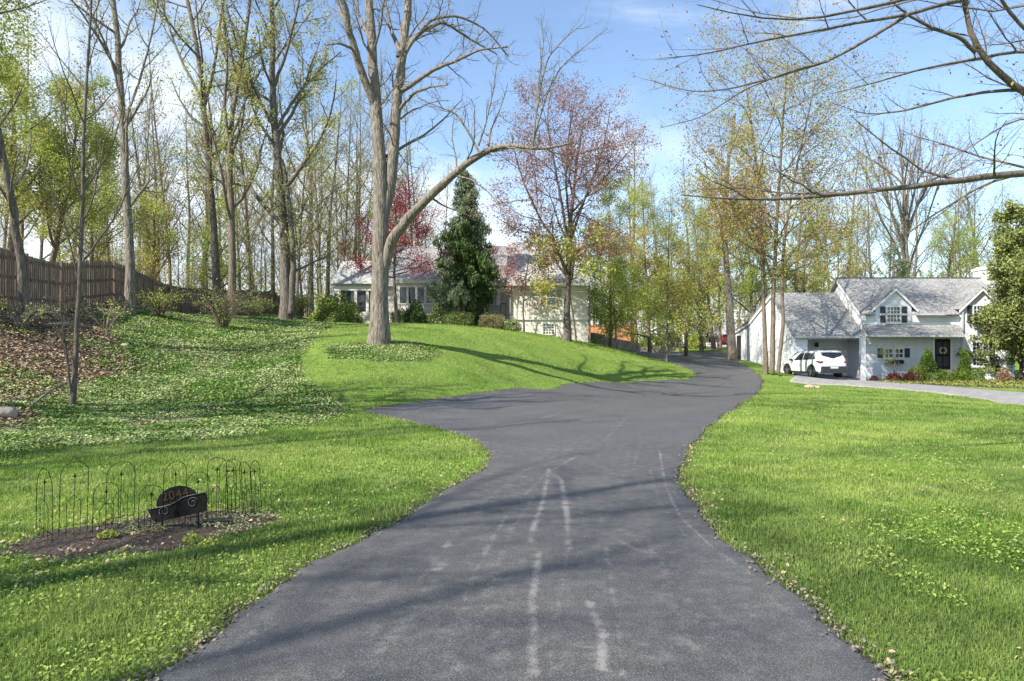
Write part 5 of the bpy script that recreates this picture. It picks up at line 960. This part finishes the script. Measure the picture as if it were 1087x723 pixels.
brush('tangled bare brush at the fence, left of the straight pale tree', on(112, 25), 1.1, 1.3, 13, 402, bark_pale, 300)
brush('leafless brush at the foot of the leaning tree', on(22, 20.8), .9, 1.1, 12, 403, bark_pale, 200)
brush('sprawling yellow green bramble before the pale fence post', on(170, 31), 1.3, 1.6, 26, 404, bark_tan, 1300, lm=lf_yel)
brush('leafy green brush at the right end of the fence', on(318, 47), 2.0, 1.4, 28, 405, bark_tan, 3200, lm=lf_green)
brush('thin brush with fresh leaves on the fence behind the shrub', on(268, 40), 1.2, 1.2, 14, 406, bark_tan, 1100)
# logs and stones on the bank
def rock(label, px, py, w_, seed, mat=None):
    x, y = ground_at(px, py); z = TZ(x, y); r = np.random.default_rng(seed); mb = MB(); mb.smooth = True; s = w_; nU, nV = 12, 7; V = []
    for j in range(nV):
        th = math.pi*j/(nV-1)
        for i in range(nU): a = 2*math.pi*i/nU; k = 1+.2*math.sin(3*a+seed)*math.sin(th)+.15*math.sin(2*th+seed)+r.normal(0, .03); V.append((x+s*.5*k*math.sin(th)*math.cos(a), y+s*.4*k*math.sin(th)*math.sin(a), z+s*.28*k*math.cos(th)+s*.08))
    F = [(j*nU+i, (j+1)*nU+i, (j+1)*nU+(i+1)%nU, j*nU+(i+1)%nU) for j in range(nV-1) for i in range(nU)]; mb.add(V, F); return tag(mb.build('rock', mat or m_stone), label, 'rock')
for i, (px_, d_, w_, h_, mt) in enumerate([(636,75,26,12,lf_green),(662,79,30,13,lf_lime),(690,74,26,11,lf_green),(712,77,28,12,lf_hedge),(738,72,22,10,lf_lime),(790,78,26,13,lf_green),(812,74,24,12,lf_hedge)]):
    S('understory_shrub', 'leafy understory shrub at the back of the grove beyond the drive', px_, d_, w_, h_+6, 80+i, mt, 2600, ls=(.12,.24), group='shrubs at the back of the grove')
rock('tan boulder at the left frame edge below the bank', 3, 443, .55, 1); rock('pale stone lying in the leaf litter right of the sapling', 132, 368, .3, 2); rock('flat pale stone under the fence left of the sapling', 60, 331, .5, 3)
rock('reddish stone on the grass in front of the white car', 859, 411.5, .5, 4, material('pink_stone', (.34,.22,.16), .9, (.46,.36,.28), 4, .03, 8)); rock('second reddish stone beside the first by the white car', 867, 412, .4, 5, MATS['pink_stone'])
mb = MB(); mb.smooth = True; a = on(45, 21.5, .12); b = on(98, 23.5, .12); mb.tube([a, ((a[0]+b[0])/2, (a[1]+b[1])/2, (a[2]+b[2])/2+.08), b], [.07, .06, .04], 8); tag(mb.build('fallen_branch', bark_pale), 'pale fallen branch lying along the foot of the fence', 'branch')
mb = MB(); mb.smooth = True; a = on(34, 15, .05); b = on(72, 15.6, .62); mb.tube([a, ((a[0]+b[0])/2, 15.3, (a[2]+b[2])/2+.05), b], [.03, .025, .015], 7); tag(mb.build('fallen_branch', bark_pale), 'bare stick leaning against the slender sapling', 'branch')

# ------------------------------------------------------------------ cars
m_car = material('car_paint_white', (.74,.75,.77), .22, (.72,.73,.75), 2, spec=.6); m_clad = material('car_cladding', (.03,.03,.032), .55, (.045,.045,.048), 8); m_cg = material('car_glass', (.012,.016,.022), .05, (.02,.025,.035), 2, spec=.9)
m_tyre = material('tyre_rubber', (.018,.018,.018), .8, (.03,.03,.03), 12); m_rim = material('alloy_rim', (.35,.36,.37), .35, (.28,.29,.30), 6, metal=.7); m_tail = material('tail_lamp_red', (.25,.015,.018), .2, (.16,.01,.012), 6, spec=.7); m_plate = material('licence_plate', (.6,.62,.64), .4, (.5,.52,.55), 20)
CST = [(-2.30,.50,.93,.97,.80),(-2.26,.36,1.00,1.06,.88),(-2.18,.30,1.04,1.24,.925),(-2.02,.27,1.06,1.50,.94),(-1.66,.25,1.06,1.60,.945),(-1.2,.24,1.04,1.655,.945),(-.5,.23,1.01,1.675,.945),(.1,.23,.99,1.655,.945),(.55,.23,.98,1.57,.945),(.95,.24,.97,1.35,.94),(1.22,.24,.965,1.14,.935),(1.42,.25,.955,1.03,.925),(1.8,.26,.91,.965,.90),(2.08,.28,.82,.88,.85),(2.24,.32,.70,.76,.76),(2.31,.42,.60,.63,.62)]
CX_ = [c[0] for c in CST]
def car_pt(x, v):
    """v 0 sill .. 1 belt .. 2 roof edge .. 3 centre line of the roof (left side, y>0)"""
    zb, zl, zt, w_ = [np.interp(x, CX_, [c[i] for c in CST]) for i in (1, 2, 3, 4)]; tum = .72
    if v <= 1:
        pr = [(0,.90,0),(.12,.97,.10),(.5,1.0,.45),(.8,.995,.75),(1,.955,1)]; f = np.interp(v, [p[0] for p in pr], [p[1] for p in pr]); h = np.interp(v, [p[0] for p in pr], [p[2] for p in pr]); return (x, w_*f, zb+(zl-zb)*h)
    if v <= 2: t_ = v-1; k = min(1, (zt-zl)/.55); return (x, w_*(.955-(.955-tum)*k*t_-.02*math.sin(math.pi*t_)*0), zl+(zt-zl)*.93*t_)
    t_ = v-2; k = min(1, (zt-zl)/.55); yy = w_*(.955-(.955-tum)*k); return (x, yy*(1-t_), zl+(zt-zl)*(.93+.07*math.sin(t_*math.pi/2)))
def make_car(label, paint, loc, rz, cat='car'):
    root = thing('parked_car', label, cat, loc, rz); vs = [0,.12,.3,.5,.8,1,1.25,1.5,1.75,2,2.12,2.4,2.7,3]; xs = sorted(set(CX_+[-1.4,-.85,.3,1.6])); B_ = MB(); B_.smooth = True; V = []
    for x in xs:
        row = [car_pt(x, v) for v in vs]; V += row+[(p[0], -p[1], p[2]) for p in row[-2::-1]]
    k = 2*len(vs)-1; F = [(i*k+j, (i+1)*k+j, (i+1)*k+j+1, i*k+j+1) for i in range(len(xs)-1) for j in range(k-1)]+[(i*k+k-1, (i+1)*k+k-1, (i+1)*k, i*k) for i in range(len(xs)-1)]; F += [tuple(range(k)), tuple((len(xs)-1)*k+j for j in range(k-1, -1, -1))]
    B_.add(V, F); body = B_.build('body', paint, root, shift=False)
    def patch(pts_fn, name, mat, nu, nv, off=.012):
        for sgn in (1, -1):
            m_ = MB(); m_.smooth = True; V = []
            for i in range(nu+1):
                for j in range(nv+1): x, y, z = pts_fn(i/nu, j/nv); V.append((x, (y+off)*sgn, z+off*.3))
            f = [(i*(nv+1)+j, (i+1)*(nv+1)+j, (i+1)*(nv+1)+j+1, i*(nv+1)+j+1) for i in range(nu) for j in range(nv)]; m_.add(V, f); m_.build(name, mat, root, shift=False)
    patch(lambda u, v: car_pt(-1.35+1.0*u-(.42*(1-u)*v*0), 1.10+.72*v), 'side_window', m_cg, 6, 3); patch(lambda u, v: car_pt(-.28+(1.02-.55*v)*u, 1.10+.72*v), 'side_window', m_cg, 6, 3)
    patch(lambda u, v: car_pt(-1.85+.42*u+.18*v*(1-u), 1.15+(.15+.45*u)*v), 'quarter_window', m_cg, 3, 2)
    patch(lambda u, v: car_pt(-2.28+4.4*u, .0+.16*v), 'cladding', m_clad, 20, 2, .014)
    # rear glass, lamps, bumper
    def across(name, mat, x0, z0, x1, z1, wa, wb, off=.015, n=8):
        m_ = MB(); m_.smooth = True; nx_, nz_ = -(z1-z0), (x1-x0); l = math.hypot(nx_, nz_) or 1; nx_, nz_ = nx_/l*off, nz_/l*off
        for i in range(n+1): t_ = -1+2*i/n; m_.v += [(x0+nx_+.05*t_*t_, wa*t_, z0+nz_), (x1+nx_+.05*t_*t_, wb*t_, z1+nz_)]
        m_.f += [(2*i, 2*i+1, 2*i+3, 2*i+2) for i in range(n)]; m_.m += [0]*n; m_.sm += [True]*n; return m_.build(name, mat, root, shift=False)
    across('rear_window', m_cg, -2.20, 1.10, -2.05, 1.50, .80, .66, .035); across('windscreen', m_cg, 1.20, 1.17, .66, 1.55, .78, .62, -.03)
    m_ = MB(); m_.slab([(-1.62, -.62, 1.675), (-1.62, .62, 1.675), (-2.16, .60, 1.60), (-2.16, -.60, 1.60)], .035); m_.build('spoiler', paint, root, shift=False)
    m_ = MB(); m_.box(-2.37, -2.15, -.84, .84, .30, .70); m_.build('rear_bumper', m_clad, root, shift=False, bevel=.04)
    m_ = MB(); m_.box(-2.385, -2.372, -.26, .26, .56, .68); m_.build('licence_plate', m_plate, root, shift=False)
    for s in (1, -1):
        m_ = MB(); m_.smooth = False; m_.prism([(-2.315, .90), (-2.315, 1.02), (-1.98, 1.05), (-1.90, 1.0), (-2.1, .93)], 1, *(sorted((s*.70, s*.952)))); m_.build('tail_lamp', m_tail, root, shift=False, bevel=.015)
        m_ = MB(); m_.prism([(2.25, .66), (2.2, .76), (1.85, .86), (1.9, .76)], 1, *(sorted((s*.60, s*.90)))); m_.build('headlight', m_plate, root, shift=False)
        m_ = MB(); m_.box(.72, .92, *(sorted((s*.93, s*1.10))), 1.0, 1.13); m_.build('wing_mirror', m_clad, root, shift=False, bevel=.03)
        for x in (-1.42, 1.42):
            m_ = MB(); m_.smooth = True; n = 22
            def ring(r_, y_): return [(x+r_*math.cos(2*math.pi*i/n), s*y_, .36+r_*math.sin(2*math.pi*i/n)) for i in range(n)]
            V = ring(.26,.95)+ring(.345,.965)+ring(.36,.94)+ring(.36,.74)+ring(.3,.73); F = [(j*n+i, j*n+(i+1)%n, (j+1)*n+(i+1)%n, (j+1)*n+i) for j in range(4) for i in range(n)]+[tuple(4*n+i for i in range(n))]; m_.add(V, F); wh = m_.build('wheel', m_tyre, root, shift=False)
            m_ = MB(); m_.add(ring(.265,.93), [tuple(range(n))]); m_.build('wheel_well', m_clad, wh, shift=False)
            m_ = MB()
            for q in range(5):
                a = q*2*math.pi/5+.3; ca, sa = math.cos(a), math.sin(a); m_.add([(x+ca*r_-sa*w_, s*.957, .36+sa*r_+ca*w_) for r_, w_ in ((.03,-.045),(.27,-.03),(.27,.03),(.03,.045))], [(0,1,2,3)])
            m_.build('rim', m_rim, wh, shift=False)
            # arch cladding ring over the wheel
            m_ = MB(); V = []; na = 14
            for i in range(na+1):
                a = -.12+(math.pi+.24)*i/na
                for r_, y_ in ((.385,.90),(.385,.962),(.465,.962),(.465,.90)): V.append((x+r_*math.cos(a), s*y_, .36+r_*math.sin(a)))
            m_.add(V, [(i*4+j, i*4+(j+1)%4, (i+1)*4+(j+1)%4, (i+1)*4+j) for i in range(na) for j in range(4)]); m_.build('wheel_arch', m_clad, root, shift=False)
            m_ = MB(); m_.add([(x+.385*math.cos(2*math.pi*i/n), s*.951, .36+.385*math.sin(2*math.pi*i/n)) for i in range(n)], [tuple(range(n))]); m_.build('wheel_housing', m_black, root, shift=False)
    return root
cz = on(864, 42.3)
car = make_car('white sport utility car parked before the garage, rear towards the drive', m_car, (cz[0]-.1, cz[1], cz[2]+.05), math.radians(98))
car.scale = (.95, .95, .95)
m_red = material('car_paint_red', (.30,.02,.02), .25, (.25,.015,.015), 2, spec=.6)
make_car('distant red car parked in front of the far grey roofed house', m_red, on(770.5, 94), math.radians(80))

# ------------------------------------------------------------------ address sign and wire border fence in the bed
m_iron = material('black_iron', (.006,.007,.007), .75, (.014,.014,.013), 20, spec=.12); m_num = material('copper_numerals', (.10,.06,.032), .6, (.06,.038,.02), 30, metal=.4); m_scroll = material('grey_scroll', (.12,.12,.11), .5, (.12,.12,.11), 30)
sx_, sy_ = ground_at(189, 560); SG = thing('address_sign', 'small black arched address sign with copper numerals, leaning in the soil bed', 'sign', (sx_, sy_, TZ(sx_, sy_)))
s = sy_/FOC; ti_ = math.radians(12.5); bx, bz = sx_, zy(534.5, sy_)
def rot(u, v): return (bx+(u*math.cos(ti_)-v*math.sin(ti_))*s, bz+(u*math.sin(ti_)+v*math.cos(ti_))*s)
# (u,v) in photo pixels about the centre of the plate, before the tilt
back = [(-23+1.0, 1)]+[(-.5+22.5*math.cos(a), 1+17.5*math.sin(a)) for a in np.linspace(math.pi, 0, 22)]+[(22, 1)]
m = MB(); m.prism([rot(u, v) for u, v in back], 1, sy_, sy_+.015); m.build('arched_plaque', m_iron, SG)
pl = [(-32, 2.5), (-20, 2.0), (-8, 1.5), (0, 3.5), (8, 6.5), (16, 7), (31, 6.5), (32.5, 0), (28, -13), (-26, -13.5), (-29.5, -8)]
m = MB(); m.prism([rot(u, v-1) for u, v in pl], 1, sy_-.022, sy_-.004); m.build('front_plate', m_iron, SG)
m = MB(); m.smooth = True
tr = [(-29,1),(-18,.8),(-8,.6),(0,2.5),(8,5.6),(16,6),(30,5.6)]; m.tube([(rot(*p)[0], sy_-.028, rot(*p)[1]) for p in tr], .0035, 6)
for cx_, cy_, dr_ in ((-14,-4.5,1),(17,-2,-1)):
    m.tube([(rot(cx_+(1.5+.55*a)*math.cos(a*dr_+2), cy_+(1.5+.55*a)*math.sin(a*dr_+2))[0], sy_-.028, rot(cx_+(1.5+.55*a)*math.cos(a*dr_+2), cy_+(1.5+.55*a)*math.sin(a*dr_+2))[1]) for a in np.linspace(0, 8, 26)], .0028, 5)
m.build('scroll', m_scroll, SG)
for u in (-19, 20):
    px_, pz_ = rot(u, -12); m = MB(); m.tube([(px_, sy_-.012, TZ(px_, sy_)-.12), (px_, sy_-.012, pz_+.02)], .008, 8); m.build('stake', m_iron, SG)
fc = bpy.data.curves.new('numerals', 'FONT'); fc.body = '2044'; fc.size = 10.5*s*1.25; fc.extrude = .0025; fc.align_x = 'CENTER'; fc.space_character = 1.15
to = bpy.data.objects.new('numerals_text', fc); COL.objects.link(to); bpy.context.view_layer.update(); me = bpy.data.meshes.new_from_object(to.evaluated_get(bpy.context.evaluated_depsgraph_get())); bpy.data.objects.remove(to); bpy.data.curves.remove(fc)
me.name = 'numerals'; me.materials.clear(); me.materials.append(m_num); no_ = bpy.data.objects.new('numerals', me); COL.objects.link(no_); no_.parent = SG; q = rot(-.5, 5.6); no_.location = (q[0]-sx_, -.004, q[1]-TZ(sx_, sy_)); no_.rotation_euler = Euler((math.radians(90), -ti_, 0), 'XYZ')
# hoops: (base px, base py, width px, height px) strung round the back and sides of the bed
GF = thing('garden_border_fence', 'thin black wire hoop fence around the soil bed with the address sign', 'fence', (*ground_at(150, 560), TZ(*ground_at(150, 560))))
def hoop(px_, py_, dx_px, dy_px, h_px, lean=0., fin=True):
    """one hoop panel between two ground points, with a spear and a small finial in the middle"""
    a = ground_at(px_, py_); b = ground_at(px_+dx_px, py_+dy_px); za, zb_ = TZ(*a), TZ(*b); h = h_px*a[1]/FOC; A = np.array([*a, za]); B3 = np.array([*b, zb_]); mid = (A+B3)/2; half = (B3-A)/2; L_ = np.array([lean*h, -abs(lean)*.2*h, 0]); m_ = MB(); m_.smooth = True
    W_ = np.linalg.norm(half[:2]); hs = h-W_*.9; pts = [A-[0, 0, .08], A+[0, 0, hs]+L_*.8]
    for t_ in np.linspace(math.pi, 0, 9)[1:-1]: pts.append(mid+half*math.cos(t_)*1+np.array([0, 0, hs+W_*.9*math.sin(t_)])+L_*(.8+.2*math.sin(t_)))
    pts += [B3+[0, 0, hs]+L_*.8, B3-[0, 0, .08]]; m_.tube(pts, .0030, 5)
    m2 = [mid-[0, 0, .08], mid+[0, 0, h*.80]+L_*.9]; m_.tube(m2, .0026, 5)
    for f_ in (-.5, .5):
        c_ = mid+half*f_; i_h = h*.45; m_.tube([c_+[0, 0, -.05], c_+[0, 0, i_h]+L_*.4, mid+[0, 0, i_h+.06]+L_*.5], .0026, 5)
    m_.tube([A+[0, 0, h*.12], B3+[0, 0, h*.12]], .0026, 5)
    p = m_.build('hoop_panel', m_iron, GF)
    if fin:
        c_ = mid+np.array([0, 0, h*.80])+L_*.9; f2 = MB()
        for u_, w_ in (((0, 0), (0, .05)),): pass
        f2.add([(c_[0]+q_[0], c_[1]-.003, c_[2]+q_[1]) for q_ in [(0,-.025),(.006,-.006),(.024,0),(.006,.006),(0,.032),(-.006,.006),(-.024,0),(-.006,-.006)]], [tuple(range(8))]); f2.add([(c_[0]+q_[0], c_[1]+.003, c_[2]+q_[1]) for q_ in [(0,-.025),(.006,-.006),(.024,0),(.006,.006),(0,.032),(-.006,.006),(-.024,0),(-.006,-.006)]], [tuple(range(7, -1, -1))])
        f2.build('finial', m_iron, p)
for hp in [(38,566,17,10,72,.02),(62,570,30,-6,78,.04),(98,566,27,-5,52,.03),(112,560,30,-6,68,.03),(146,566,26,-3,50,.05),(172,560,24,-6,68,.04),(196,556,24,-3,54,.05),(219,552,20,-2,66,.03),(232,546,18,2,58,.02),(243,548,16,-2,60,-.06),(258,545,12,3,56,-.08),(268,549,10,-6,58,-.05)]: hoop(*hp[:5], lean=hp[5])
# little plants in the bed
for i, (px_, py_) in enumerate([(114,571),(205,575),(222,580)]):
    x_, y_ = ground_at(px_, py_); S_ = shrub('young_plant', ['pale green seedling tuft at the left in the soil bed','small light plant in front of the address sign','light seedling right of the address sign in the bed'][i], (x_, y_, TZ(x_, y_)), (.09, .08, .07), 60+i, lf_lime, 130, ls=(.02,.05), stems=2)
x, y = scatter(5200, 5.1, 6.8, 90, 300, 1); k = (signed(BED, x, y) < 0) & (vnoise(x, y, .3, 77) > .48) & ((x/y*FOC+CX) > 120); x, y = x[k], y[k]
tag(leaf_cards('bed_weeds', x, y, terrain(x, y)+.02+.02*rng.random(len(x)), .028, leafm('weed_grey_green', (.20,.26,.09), (.32,.36,.16), .3), .4, .5), 'pale small weeds sprouting in the soil bed', 'weeds', kind='stuff')
